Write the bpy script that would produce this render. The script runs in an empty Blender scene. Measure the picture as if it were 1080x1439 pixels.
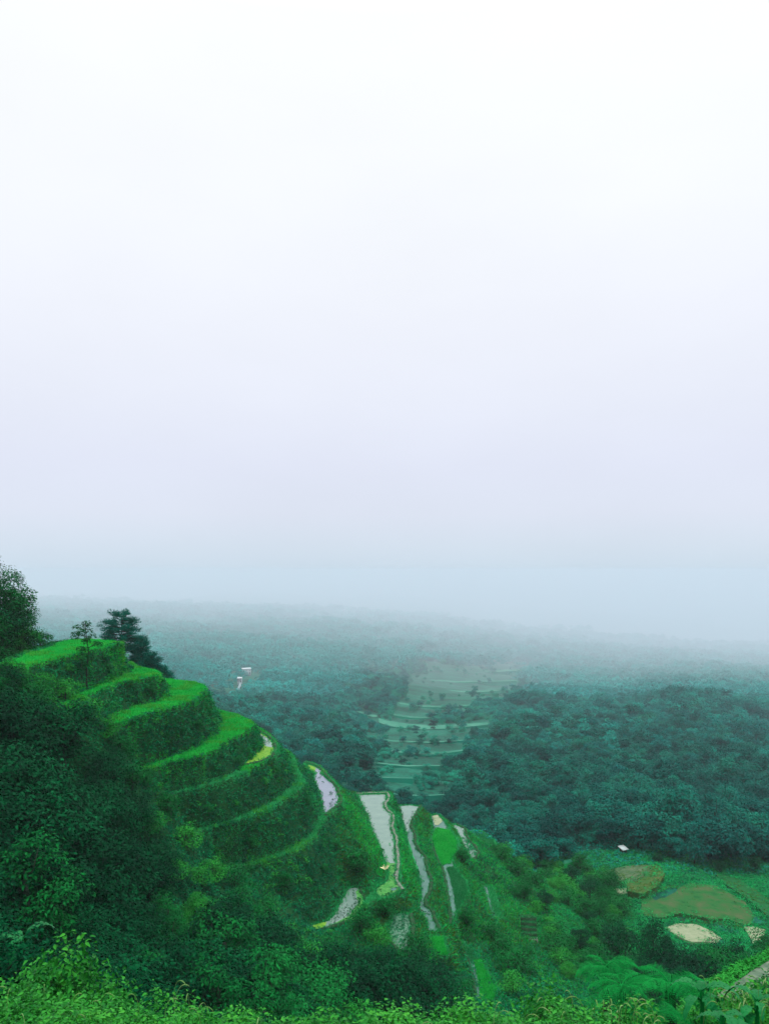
import bpy, bmesh, math, random
import numpy as np

# ------------------------------------------------------------------ camera, world, sun, exposure
scene = bpy.context.scene
C = scene.collection
F = 1100.0                      # focal length in pixels of the 1080 x 1439 photograph
CX, CY = 540.0, 800.0         # pixel column of the axis, pixel row of the horizon

cam = bpy.data.cameras.new("camera")
cam_o = bpy.data.objects.new("camera", cam)
C.objects.link(cam_o)
cam_o.location = (0, 0, 0)
cam_o.rotation_euler = (math.radians(90), 0, 0)
cam.sensor_fit = 'VERTICAL'
cam.sensor_height = 36.0
cam.lens = 36.0 * F / 1439.0
cam.shift_y = (CY - 719.5) / 1439.0
cam.clip_start = 0.1
cam.clip_end = 60000
scene.camera = cam_o

SUN_EL, SUN_AZ = math.radians(62), math.radians(40)
world = bpy.data.worlds.new("World")
scene.world = world
world.use_nodes = True
wn, wl = world.node_tree.nodes, world.node_tree.links
wn.clear()
w_out = wn.new('ShaderNodeOutputWorld')
w_add = wn.new('ShaderNodeAddShader')
w_bg1 = wn.new('ShaderNodeBackground')          # clear sky above the cloud, faint
w_sky = wn.new('ShaderNodeTexSky')
w_sky.sky_type = 'NISHITA'
w_sky.sun_disc = False
w_sky.sun_elevation = SUN_EL
w_sky.sun_rotation = SUN_AZ
wl.new(w_sky.outputs[0], w_bg1.inputs[0])
w_bg1.inputs[1].default_value = 0.006
w_bg2 = wn.new('ShaderNodeBackground')          # overcast cloud layer, brighter towards the zenith
w_tc = wn.new('ShaderNodeTexCoord')
w_sep = wn.new('ShaderNodeSeparateXYZ')
wl.new(w_tc.outputs['Generated'], w_sep.inputs[0])
w_ramp = wn.new('ShaderNodeValToRGB')
wl.new(w_sep.outputs['Z'], w_ramp.inputs[0])
SKY = [(0.0, (0.585, 0.705, 0.82)), (0.03, (0.63, 0.72, 0.835)), (0.07, (0.695, 0.745, 0.865)), (0.13, (0.735, 0.77, 0.895)),
       (0.21, (0.80, 0.83, 0.93)), (0.30, (0.86, 0.885, 0.96)), (0.41, (0.92, 0.945, 0.985)),
       (0.58, (0.99, 1.01, 0.995)), (0.75, (2.2, 2.22, 2.22)), (1.0, (3.8, 3.85, 3.9))]
els = w_ramp.color_ramp.elements
while len(els) > 1:
    els.remove(els[-1])
for i, (p, c) in enumerate(SKY):
    e = els[0] if i == 0 else els.new(p)
    e.position = p
    e.color = (c[0] / 4, c[1] / 4, c[2] / 4, 1)
w_map = wn.new('ShaderNodeMapping'); w_map.inputs['Scale'].default_value = (1.3, 1.3, 3.2)
wl.new(w_tc.outputs['Generated'], w_map.inputs[0])
w_no = wn.new('ShaderNodeTexNoise'); w_no.inputs['Scale'].default_value = 2.2; w_no.inputs['Detail'].default_value = 4
wl.new(w_map.outputs[0], w_no.inputs['Vector'])
w_mr = wn.new('ShaderNodeMapRange'); w_mr.inputs[1].default_value = .3; w_mr.inputs[2].default_value = .7; w_mr.inputs[3].default_value = .98; w_mr.inputs[4].default_value = 1.02
wl.new(w_no.outputs['Fac'], w_mr.inputs[0])
w_vm = wn.new('ShaderNodeVectorMath'); w_vm.operation = 'SCALE'
wl.new(w_ramp.outputs[0], w_vm.inputs[0]); wl.new(w_mr.outputs[0], w_vm.inputs['Scale'])
wl.new(w_vm.outputs[0], w_bg2.inputs[0])
w_bg2.inputs[1].default_value = 4.0
wl.new(w_bg1.outputs[0], w_add.inputs[0])
wl.new(w_bg2.outputs[0], w_add.inputs[1])
wl.new(w_add.outputs[0], w_out.inputs[0])

sun = bpy.data.lights.new("sun", 'SUN')
sun.energy = 0.8
sun.angle = math.radians(35)
sun.color = (1.0, 0.97, 0.92)
sun_o = bpy.data.objects.new("sun", sun)
C.objects.link(sun_o)
sun_o.rotation_euler = (math.pi / 2 - SUN_EL, 0, math.pi - SUN_AZ)

scene.view_settings.view_transform = 'Standard'
scene.view_settings.look = 'None'
scene.view_settings.exposure = 0.0
scene.view_settings.gamma = 1.0
scene.render.engine = 'CYCLES'
cy = scene.cycles
cy.max_bounces = 7
cy.diffuse_bounces = 3
cy.glossy_bounces = 2
cy.transmission_bounces = 2
cy.volume_bounces = 3
cy.transparent_max_bounces = 4
cy.caustics_reflective = False
cy.caustics_refractive = False
cy.use_denoising = True
HAZE_DENSITY = 0.00016
HAZE_COLOR = (0.68, 0.75, 0.85)

# ------------------------------------------------------------------ helpers
def P(px, py, z):
    """the point at height z seen at photograph pixel px, py"""
    d = -z * F / (py - CY)
    return np.array([(px - CX) / F * d, d, z])

def PD(px, py, d):
    return np.array([(px - CX) / F * d, d, -(py - CY) / F * d])

def link(o, parent=None):
    C.objects.link(o)
    if parent is not None:
        o.parent = parent
    return o

def tag(o, label=None, cat=None, group=None, kind=None):
    if label: o['label'] = label
    if cat: o['category'] = cat
    if group: o['group'] = group
    if kind: o['kind'] = kind
    return o

def empty(name, loc, rz=0.0, scale=1.0):
    o = bpy.data.objects.new(name, None)
    o.location = tuple(float(v) for v in loc)
    o.rotation_euler = (0, 0, rz)
    o.scale = (scale, scale, scale)
    o.empty_display_size = 0.3
    return link(o)

def mesh_np(name, V, Fq, mat, smooth=False):
    """V (n,3); Fq (m,k) equal-sided faces, or a list of such arrays"""
    me = bpy.data.meshes.new(name)
    V = np.asarray(V, dtype=np.float32)
    if not isinstance(Fq, list):
        Fq = [Fq]
    Fq = [np.asarray(f, dtype=np.int32) for f in Fq if len(f)]
    nl = sum(f.size for f in Fq)
    nf = sum(len(f) for f in Fq)
    me.vertices.add(len(V))
    me.vertices.foreach_set('co', V.ravel())
    me.loops.add(nl)
    me.loops.foreach_set('vertex_index', np.concatenate([f.ravel() for f in Fq]))
    me.polygons.add(nf)
    tot = np.concatenate([np.full(len(f), f.shape[1], dtype=np.int32) for f in Fq])
    start = np.concatenate([[0], np.cumsum(tot)[:-1]]).astype(np.int32)
    me.polygons.foreach_set('loop_start', start)
    if smooth:
        me.polygons.foreach_set('use_smooth', np.ones(nf, dtype=bool))
    me.update(calc_edges=True)
    if mat is not None:
        me.materials.append(mat)
    return me

def obj(name, me, parent=None):
    return link(bpy.data.objects.new(name, me), parent)

def norm(a):
    return a / np.maximum(np.linalg.norm(a, axis=-1, keepdims=True), 1e-9)

# value noise
_rs = np.random.RandomState(11)
_lat = _rs.rand(256, 256)
def vnoise(x, y):
    xi = np.floor(x).astype(int); yi = np.floor(y).astype(int)
    fx = x - xi; fy = y - yi
    fx = fx * fx * (3 - 2 * fx); fy = fy * fy * (3 - 2 * fy)
    a = _lat[xi & 255, yi & 255]; b = _lat[(xi + 1) & 255, yi & 255]
    c = _lat[xi & 255, (yi + 1) & 255]; d = _lat[(xi + 1) & 255, (yi + 1) & 255]
    return (a * (1 - fx) + b * fx) * (1 - fy) + (c * (1 - fx) + d * fx) * fy
def fbm(x, y, o=4):
    s = 0; a = 0.5
    for i in range(o):
        s = s + a * (vnoise(x + 17.3 * i, y - 9.1 * i) - 0.5)
        x = x * 2.03; y = y * 2.03; a *= 0.5
    return s

# ------------------------------------------------------------------ materials
def foliage(name, cols, scale=0.6, rough=0.6, spec=0.02, transl=0.0, obj_var=0.25, island=0.5):
    m = bpy.data.materials.new(name)
    m.use_nodes = True
    n, l = m.node_tree.nodes, m.node_tree.links
    b = n['Principled BSDF']
    g = n.new('ShaderNodeNewGeometry')
    no = n.new('ShaderNodeTexNoise')
    no.inputs['Scale'].default_value = scale
    no.inputs['Detail'].default_value = 4
    l.new(g.outputs['Position'], no.inputs['Vector'])
    oi = n.new('ShaderNodeObjectInfo')
    # f = noise*.. + island*.. + object*..
    a1 = n.new('ShaderNodeMath'); a1.operation = 'MULTIPLY_ADD'
    l.new(g.outputs['Random Per Island'], a1.inputs[0]); a1.inputs[1].default_value = island
    l.new(no.outputs['Fac'], a1.inputs[2])
    a2 = n.new('ShaderNodeMath'); a2.operation = 'MULTIPLY_ADD'
    l.new(oi.outputs['Random'], a2.inputs[0]); a2.inputs[1].default_value = obj_var
    l.new(a1.outputs[0], a2.inputs[2])
    mr = n.new('ShaderNodeMapRange')
    l.new(a2.outputs[0], mr.inputs[0])
    mr.inputs[1].default_value = 0.3
    mr.inputs[2].default_value = 0.72 + island * 0.85 + obj_var * 0.85
    r = n.new('ShaderNodeValToRGB')
    l.new(mr.outputs[0], r.inputs[0])
    e = r.color_ramp.elements
    e[0].position = 0; e[1].position = 1
    e[0].color = (*cols[0], 1); e[1].color = (*cols[-1], 1)
    for i, c in enumerate(cols[1:-1]):
        k = e.new((i + 1) / (len(cols) - 1)); k.color = (*c, 1)
    l.new(r.outputs[0], b.inputs['Base Color'])
    b.inputs['Roughness'].default_value = rough
    b.inputs['Specular IOR Level'].default_value = spec
    b.inputs['Specular Tint'].default_value = (.15, .9, .35, 1)
    if transl > 0:
        t = n.new('ShaderNodeBsdfTranslucent')
        l.new(r.outputs[0], t.inputs[0])
        mx = n.new('ShaderNodeMixShader'); mx.inputs[0].default_value = transl
        l.new(b.outputs[0], mx.inputs[1]); l.new(t.outputs[0], mx.inputs[2])
        l.new(mx.outputs[0], n['Material Output'].inputs[0])
    return m

def plain(name, cols, scale=2.0, rough=0.9, spec=0.1, bump=0.0, detail=6):
    m = bpy.data.materials.new(name)
    m.use_nodes = True
    n, l = m.node_tree.nodes, m.node_tree.links
    b = n['Principled BSDF']
    g = n.new('ShaderNodeNewGeometry')
    no = n.new('ShaderNodeTexNoise')
    no.inputs['Scale'].default_value = scale
    no.inputs['Detail'].default_value = detail
    no.inputs['Roughness'].default_value = 0.65
    l.new(g.outputs['Position'], no.inputs['Vector'])
    r = n.new('ShaderNodeValToRGB')
    l.new(no.outputs['Fac'], r.inputs[0])
    e = r.color_ramp.elements
    e[0].position = 0.32; e[1].position = 0.68
    e[0].color = (*cols[0], 1); e[1].color = (*cols[-1], 1)
    for i, c in enumerate(cols[1:-1]):
        k = e.new(0.32 + 0.36 * (i + 1) / (len(cols) - 1)); k.color = (*c, 1)
    l.new(r.outputs[0], b.inputs['Base Color'])
    b.inputs['Roughness'].default_value = rough
    b.inputs['Specular IOR Level'].default_value = spec
    if bump > 0:
        bp = n.new('ShaderNodeBump')
        bp.inputs['Strength'].default_value = bump
        l.new(no.outputs['Fac'], bp.inputs['Height'])
        l.new(bp.outputs[0], b.inputs['Normal'])
    return m

M = {}
M['gold'] = foliage('yellow_green_grass', [(.012, .20, .018), (.035, .34, .03), (.09, .46, .06)], .5)  # yellow green grass colour, varies the treads in random patches
M['ledge'] = foliage('ledge_grass', [(0.0060, 0.2203, 0.0504), (0.0200, 0.3580, 0.1008), (0.0500, 0.4957, 0.1680)], .5)
M['bright'] = foliage('bright_grass', [(0.0050, 0.2754, 0.0336), (0.0080, 0.4406, 0.0588), (0.0300, 0.5783, 0.0756)], .35)
M['slope'] = foliage('slope_grass', [(0.0010, 0.1220, 0.0314), (0.0030, 0.2592, 0.0628), (0.0100, 0.4270, 0.0942)], .3)
M['fern'] = foliage('bank_fern', [(0.0003, 0.0464, 0.0182), (0.0010, 0.1193, 0.0400), (0.0050, 0.2652, 0.0819)], .4)
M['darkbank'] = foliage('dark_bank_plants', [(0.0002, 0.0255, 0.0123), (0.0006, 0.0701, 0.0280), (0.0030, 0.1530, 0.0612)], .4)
M['olive'] = foliage('dry_grass', [(.02, .075, .008), (.05, .12, .012), (.085, .15, .02)], .4)
M['teal'] = foliage('young_rice', [(.008, .17, .05), (.015, .25, .075), (.03, .32, .10)], .4)
M['dark'] = foliage('dark_leaves', [(0.0002, 0.0107, 0.0050), (0.0005, 0.0345, 0.0128), (0.0020, 0.0994, 0.0286)], .3)
M['mid'] = foliage('mid_leaves', [(0.0004, 0.0321, 0.0090), (0.0020, 0.0857, 0.0179), (0.0080, 0.1821, 0.0336)], .35)
M['light'] = foliage('light_leaves', [(0.0032, 0.0807, 0.0107), (0.0112, 0.1750, 0.0215), (0.0320, 0.2962, 0.0376)], .4)
M['pine'] = foliage('pine_needles', [(0.0006, 0.0709, 0.0527), (0.0015, 0.1316, 0.0911), (0.0050, 0.2430, 0.1519)], .5)  # needles lightened towards teal, standing in for haze
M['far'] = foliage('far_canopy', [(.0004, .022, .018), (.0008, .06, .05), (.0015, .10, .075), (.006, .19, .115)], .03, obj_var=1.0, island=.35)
M['midfar'] = foliage('mid_canopy_haze_tint', [(.0004, .045, .042), (.001, .11, .098), (.002, .17, .14), (.008, .28, .20)], .02, obj_var=1.0, island=.35)  # brighter teal copy of the far canopy, part of the haze tint painted in
M['mist'] = foliage('far_canopy_haze_tint', [(.0005, .08, .072), (.001, .21, .19), (.004, .38, .33)], .01, obj_var=.4, island=.35)  # brightest teal canopy, haze tint painted into the leaf colour
M['farshrub'] = foliage('far_shrubs', [(0.0008, 0.0945, 0.0675), (0.0030, 0.2025, 0.1350), (0.0120, 0.3105, 0.1890)], .02, obj_var=.5, island=.35)
M['near'] = foliage('near_leaves', [(0.0022, 0.0510, 0.0059), (0.0088, 0.1275, 0.0143), (0.0264, 0.2422, 0.0214), (0.0660, 0.3570, 0.0298)], 1.2, rough=.45, spec=.2, transl=.25)
M['frond'] = foliage('fern_fronds', [(0.0010, 0.0816, 0.0168), (0.0040, 0.1836, 0.0336), (0.0100, 0.3060, 0.0560)], 1.5, rough=.5, transl=.25)
M['banana'] = foliage('broad_leaves', [(.001, .055, .014), (.003, .11, .026), (.008, .19, .04)], 2.0, rough=.4, spec=.2, transl=.15)
M['straw'] = foliage('seed_heads', [(.05, .15, .03), (.11, .23, .06), (.2, .32, .13)], 2.0)
M['bark'] = plain('bark', [(.006, .012, .008), (.025, .035, .022)], 6, bump=.4)
M['palebark'] = plain('pale_bark', [(.03, .05, .035), (.09, .12, .09)], 6, bump=.4)
M['ground'] = plain('undergrowth', [(.0003, .035, .022), (.0008, .08, .05), (.003, .125, .075)], .5, bump=.3)
def far_tone(m):
    n, l = m.node_tree.nodes, m.node_tree.links
    b = n['Principled BSDF']; src = b.inputs['Base Color'].links[0].from_socket
    g = n.new('ShaderNodeNewGeometry'); no = n.new('ShaderNodeTexNoise'); no.inputs['Scale'].default_value = .02; no.inputs['Detail'].default_value = 8; no.inputs['Roughness'].default_value = .7
    l.new(g.outputs['Position'], no.inputs['Vector'])
    mr = n.new('ShaderNodeMapRange'); l.new(no.outputs['Fac'], mr.inputs[0]); mr.inputs[1].default_value = .35; mr.inputs[2].default_value = .65; mr.inputs[3].default_value = .4; mr.inputs[4].default_value = 1.5
    mx = n.new('ShaderNodeVectorMath'); mx.operation = 'SCALE'; l.new(src, mx.inputs[0]); l.new(mr.outputs[0], mx.inputs['Scale'])
    l.new(mx.outputs[0], b.inputs['Base Color'])
far_tone(M['ground'])
M['bankground'] = plain('bank_soil', [(.001, .03, .008), (.003, .06, .014), (.01, .06, .012)], 1.2, bump=.3)
M['stone'] = plain('bund_stone', [(.04, .06, .05), (.13, .16, .13), (.22, .24, .2)], 3.5, bump=.6)
M['mud'] = plain('bund_mud', [(.003, .03, .010), (.010, .05, .018), (.035, .07, .03)], 2.5, bump=.5)
M['sand'] = plain('dry_field', [(.15, .20, .115), (.20, .24, .145), (.24, .27, .18)], 1.2, bump=.1)
M['brown'] = plain('bare_earth', [(.015, .07, .025), (.05, .10, .045), (.09, .125, .07)], .45, bump=.2)
M['rust'] = plain('rusty_earth', [(.008, .08, .014), (.03, .085, .018), (.075, .08, .022)], .7, bump=.2)
M['concrete'] = plain('path_concrete', [(.04, .09, .05), (.10, .15, .10), (.15, .19, .13)], 2.0, bump=.3)
M['whitewall'] = plain('white_wall', [(.24, .31, .33), (.36, .42, .44)], .4)
M['greywall'] = plain('grey_wall', [(.25, .28, .3), (.36, .38, .4)], .4)
M['sheetroof'] = plain('sheet_roof', [(.36, .43, .45), (.52, .58, .6)], .6, rough=.45)
M['timber'] = plain('dark_timber', [(.02, .018, .015), (.05, .04, .03)], 2)
M['glass'] = plain('window_glass', [(.02, .03, .035), (.03, .04, .045)], 1, rough=.1, spec=.6)
M['cream'] = plain('cream_scrap', [(.62, .60, .30), (.8, .78, .5)], 8)
M['duckweed'] = foliage('duckweed', [(.015, .13, .025), (.05, .21, .045), (.10, .26, .08)], 2.2, rough=.5, obj_var=0, island=0)
M['limeweed'] = foliage('lime_duckweed', [(.04, .18, .015), (.11, .26, .025), (.17, .30, .05)], 2.2, rough=.5, obj_var=0, island=0)

def water_mat(name, c0, c1, scale=.5, rough=.06):
    m = plain(name, [c0, c1], scale, rough=rough, spec=.38)
    b = m.node_tree.nodes['Principled BSDF']
    b.inputs['IOR'].default_value = 1.36
    n, l = m.node_tree.nodes, m.node_tree.links
    no = n.new('ShaderNodeTexNoise'); no.inputs['Scale'].default_value = 2.5; no.inputs['Detail'].default_value = 3
    g = n.new('ShaderNodeNewGeometry'); l.new(g.outputs['Position'], no.inputs['Vector'])
    bp = n.new('ShaderNodeBump'); bp.inputs['Strength'].default_value = .04
    l.new(no.outputs['Fac'], bp.inputs['Height']); l.new(bp.outputs[0], b.inputs['Normal'])
    return m
M['water_lav'] = water_mat('lavender_water', (.13, .16, .215), (.17, .20, .25))
M['water_pale'] = water_mat('pale_water', (.105, .18, .15), (.14, .22, .18))
M['water_grey'] = water_mat('grey_water', (.025, .105, .075), (.05, .145, .11))
M['water_speck'] = water_mat('weedy_water', (.012, .09, .045), (.085, .19, .12), 2.2, .2)

# ------------------------------------------------------------------ terrace outlines (pixels of their edges; every terrace is level)
TZ = dict(T0=-9.8, T1=-13.9, T2=-17.0, T3=-22.6, T4=-25.95, T5=-30.3, T6=-35.3, T7=-40.3)
T_OUT = dict(
 T0=[(-60,950),(-20,942),(14,938),(35,936),(59,931),(81,925),(107,921),(126,914),(148,910),(165,907),(168,904),(157,901.5),(130,899.5),(100,900)],
 T1=[(80,997),(95,990),(111,982),(130,973),(150,963),(170,958.5),(187,955.5),(204,953),(218,950),(222,947),(214,943),(200,939.5),(190,937),(180,931)],
 T2=[(150,1018),(174,1013),(191,1007.5),(213,1001),(224,997),(252,991),(268,983.5),(283,973),(289,969),(283,963.5),(265,958),(239,955.5),(225,954)],
 T3=[(190,1085),(206,1081),(235,1075),(258,1070),(276,1065),(298,1053.5),(313,1047),(320,1040),(332,1033),(343,1027.5),(352,1024),(354,1020),(347,1012),(335,1005),(320,1001.5),(306,999)],
 T4=[(235,1118),(262,1112),(280,1107.5),(304,1100),(326,1093.5),(343,1086),(352,1079),(365,1073),(381,1064),(388,1056),(386,1043),(378,1034),(365,1025),(352,1016)],
 T5=[(262,1172),(280,1168),(299,1164.5),(324,1158),(347,1149.5),(381,1136),(399,1121),(416,1112),(424,1098),(419,1089),(414,1080),(413,1070),(408,1062),(400,1054)],
 T6=[(300,1228),(315,1223),(333,1218.5),(368,1211),(398,1200.5),(423,1191),(439,1177),(445,1164),(457,1149),(468,1138.5),(478,1130),(479.5,1122),(475,1109),(462,1093),(455,1084),(447,1077),(438,1073),(429,1071)],
 T7=[(515,1272),(528,1262),(538,1267),(551,1260),(566,1251),(558,1240),(557,1230),(560,1218),(559.5,1200),(558.5,1177),(553,1163),(556,1148),(553,1142),(546,1138),(543,1131),(547,1124),(546,1114),(525,1114),(500,1116)])
T_IN = dict(
 T0=[(-60,944),(-20,936),(14,931),(50,918),(78,908),(90,902),(100,900)],
 T1=[(80,991),(95,984),(111,976),(126,968),(148,959),(165,952),(180,946),(187,941),(183,935)],
 T2=[(150,1013),(161,1009),(172,1002),(194,993),(211,989),(225,985),(235,981),(232,966),(228,956)],
 T3=[(190,1081),(204,1077),(217,1072),(241,1064),(256,1060.5),(276,1051),(298,1037.5),(308,1025),(311,1016),(309,1005),(304,998)],
 T4=[(235,1115.5),(262,1109.5),(280,1105),(304,1097.5),(326,1090.5),(338,1083),(344,1074),(354,1064.5),(367,1052.5),(369,1045),(360,1034),(356,1024),(350,1014)],
 T5=[(262,1169),(280,1165),(299,1161),(324,1154.5),(347,1146),(379,1132),(396,1117),(411,1109),(417,1098),(413,1090),(409,1080),(409,1071),(405,1063),(397,1054)],
 T6=[(300,1225),(315,1220),(333,1215.5),(368,1208.5),(398,1197),(420,1187.5),(436,1174),(442,1162),(453,1147),(452.5,1134),(450,1117),(443.5,1106),(440.5,1093),(442,1086),(434,1081),(427,1073)],
 T7=[(515,1268),(526,1255),(530,1247.5),(543,1238.5),(546,1228),(541,1211),(537,1201),(530,1184),(523,1169),(515,1147),(508,1132),(501,1117)])
# ponds and level paddies: name -> (z, outline)
POND = dict(
 lime=(-25.95, [(357,1023),(363,1028.5),(376,1036),(383,1043),(385.5,1056),(381,1062),(361.5,1071),(348.5,1075),(344,1074),(354,1064.5),(367,1052.5),(369,1045),(360,1034)]),
 lav=(-35.3, [(431,1075),(438.5,1076),(446,1079.5),(452,1084),(451.5,1088),(459,1095),(470,1104.5),(472,1111),(476.5,1123),(475.5,1128.5),(467,1136),(457,1144),(455,1146),(453,1134),(450.5,1117),(444,1106),(441,1093),(443,1086),(435,1082)]),
 big=(-40.3, [(503,1117.5),(522,1117),(542,1116.5),(543,1124),(538.5,1129.5),(538.5,1134),(543,1140.5),(549.5,1144),(550.5,1149),(548,1164),(553,1177),(554,1199),(556,1214),(556,1220),(553,1231.5),(555,1240),(562.5,1250),(549.5,1257),(538.5,1264),(528,1254.5),(531,1248),(544,1239),(547,1228),(542,1211),(538.5,1201),(531,1184),(524,1169),(516,1147),(509,1132)]),
 striped=(-42.2, [(491,1248),(504,1248),(514.5,1272),(509,1280),(498,1291),(480,1297),(464.5,1301),(452,1306),(446,1307.5),(431,1304),(444,1299),(459,1296),(470,1287),(477.5,1272)]),
 speck=(-42.0, [(553,1285),(565,1284),(575.5,1286),(578,1304),(577,1326),(568,1341),(555,1330),(546,1322),(548,1302)]),
 stream=(-44.5, [(560,1133),(575,1132),(589.5,1134),(584,1142),(577.5,1154),(576,1164),(581,1171),(581,1182),(586,1195),(596,1206),(598,1221),(604.5,1236),(604,1250),(596,1265),(597,1274),(608,1283),(609,1291),(615.5,1307),(601,1311),(599,1294),(588,1278),(591.5,1259),(591.5,1238),(584,1221),(577,1203),(571,1184),(571,1173),(565.5,1156)]),
 green=(-46.2, [(606,1147),(614,1145),(623,1153.5),(632,1168),(641.5,1184),(640,1197),(633,1208),(640,1225),(652.5,1240),(655,1254),(651,1265),(640,1280),(634,1300),(632,1291),(632,1274),(628.5,1255.5),(627,1240),(623,1223),(617,1214),(610,1195),(606,1180),(609,1164)]),
 upper=(-48.7, [(635,1159),(641.5,1160),(652.5,1165.5),(652.5,1173),(658,1182),(667,1191.5),(671,1199),(664,1208),(658,1201),(651,1190),(647,1178.5),(640,1167)]),
 rim=(-51.7, [(665.5,1167),(678.5,1171),(688,1177),(694,1186),(682,1187),(671,1177)]),
 limepatch=(-44.3, [(604.5,1318.5),(621,1318.5),(623,1330),(628.5,1342.5),(615.5,1343),(606,1330)]),
 lower=(-48.5, [(643,1320),(652.5,1328),(664,1339),(675,1350),(688,1376),(697,1394),(690,1408),(667,1409),(665.5,1378),(660,1361),(656,1346)]),
 strip=(-51.0, [(679,1244),(689,1247),(697,1268),(703,1292),(693,1294),(686,1273)]),
)

# ------------------------------------------------------------------ base terrain: thin plate through ground points (pixel, pixel row or slope, distance)
ctl = []
def g(px, py, d, hc=0.0):
    ctl.append(((px - CX) / F, math.log(d), (py - CY) / F + hc / d))
def gs(px, s, d):
    ctl.append(((px - CX) / F, math.log(d), s))
for px in (-900, -300, 100, 540, 980, 1400, 2000):
    gs(px, .78, 2.2); gs(px, .71, 4.5); gs(px, .70, 7); gs(px, .69, 11); gs(px, .70, 15)
for px, s in ((-900,.63),(-300,.65),(0,.67),(300,.72),(540,.73),(800,.72),(1080,.67),(1500,.59)):
    gs(px, s, 21)
gs(540, .72, 36); gs(420, .69, 42); gs(800, .71, 45); gs(680, .71, 55); gs(900, .67, 50)
g(1060, 1372, 35, .4); g(1150, 1340, 38, 0); g(1500, 1250, 40); g(1000, 1420, 34); g(1090, 1390, 48, 4)
for a in ((-150,960,70,5),(0,985,71,5),(100,1040,77,4),(185,1095,84,1.5),(240,1190,86,2),
          (-150,1100,54,5),(0,1110,56,5),(100,1140,64,5),(200,1200,75,4),(290,1262,84,2.5),
          (-150,1230,42,5),(0,1230,44,5),(100,1250,52,5),(200,1280,62,5),(300,1300,71,4),(400,1325,82,3),
          (0,1320,32,4),(100,1340,38,5),(200,1360,46,5),(300,1370,54,5),(400,1375,63,5),(500,1380,74,5),(600,1388,80,5),
          (650,1430,84,3),(750,1400,96,1),(780,1345,112,1),(-600,900,70,3),(-600,1100,45,3),(-600,860,130,0),
          (-150,915,98,4),(-60,905,102,1.5),(20,900,108,1.5)): g(*a)
# spur end, gully, valley fields
for a in ((705,1205,140,2.5),(760,1222,152,3),(830,1245,158,3),(720,1290,118),(765,1312,119),(850,1335,122,3),
          (870,1290,136,1),(800,1300,127,3),(950,1355,98,6),(1020,1350,98,6),(900,1385,78,6),(880,1360,98,6),
          (970,1318,136),(1060,1312,136),(900,1240,156),(1000,1270,149),(1080,1260,153),(840,1205,170),(900,1200,175),(980,1215,169),(1080,1225,169),
          (1400,1240,144),(1400,1180,210),(1900,1200,170)): g(*a)
# behind the spur
for px, s, d in ((-200,.15,150),(50,.14,140),(180,.165,134),(300,.26,140),(440,.325,165),(540,.365,170),(640,.39,172),(50,.17,200),(300,.28,200),(540,.342,215)):
    gs(px, s, d)
# the far side of the valley, falling away into the fog
FARCOL = {
 -500: [(965,260),(940,700),(910,1500),(888,3000),(872,5500),(857,9500),(842,14600)],
 50:  [(985,300),(950,700),(915,1500),(890,3000),(872,5500),(857,9500),(842,14600)],
 300: [(1085,260),(1000,740),(945,1600),(905,3150),(880,5800),(862,9600),(845,14600)],
 540: [(1135,233),(1055,420),(1000,750),(960,1300),(925,2700),(895,5500),(873,9300),(852,14600)],
 760: [(1180,195),(1120,270),(1060,400),(1010,720),(980,1500),(955,2900),(930,5000),(905,8600),(872,15000)],
 1000:[(1190,185),(1130,260),(1080,360),(1030,560),(1000,800),(975,1500),(955,3000),(935,6000),(912,11000),(890,17000)],
 1600:[(1150,260),(1080,600),(1000,2000),(950,6000),(910,13000)],
}
def fd(d): return d if d < 900 else 900 * (d / 900) ** 1.13
for px, L in FARCOL.items():
    for py, d in L: g(px, py, fd(d))
    gs(px, (L[-1][0] - CY) / F * .75, 31000)
ctl = np.array(ctl)
US = 1.6
def tps_fit(ctl, reg=2e-4):
    X = np.c_[ctl[:, 0] * US, ctl[:, 1]]
    n = len(X)
    r2 = ((X[:, None] - X[None]) ** 2).sum(-1)
    K = 0.5 * r2 * np.log(r2 + 1e-12) + reg * np.eye(n)
    Pm = np.c_[np.ones(n), X]
    A = np.block([[K, Pm], [Pm.T, np.zeros((3, 3))]])
    w = np.linalg.solve(A, np.r_[ctl[:, 2], 0, 0, 0])
    return X, w
RX, RW = tps_fit(ctl)
def base_s(u, lv):
    u = np.asarray(u, float); lv = np.asarray(lv, float)
    sh = u.shape
    Q = np.c_[u.ravel() * US, lv.ravel()]
    out = np.empty(len(Q))
    for i in range(0, len(Q), 20000):
        q = Q[i:i + 20000]
        r2 = ((q[:, None] - RX[None]) ** 2).sum(-1)
        out[i:i + 20000] = (0.5 * r2 * np.log(r2 + 1e-12)) @ RW[:-3] + RW[-3] + q @ RW[-2:]
    return out.reshape(sh)
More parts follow.
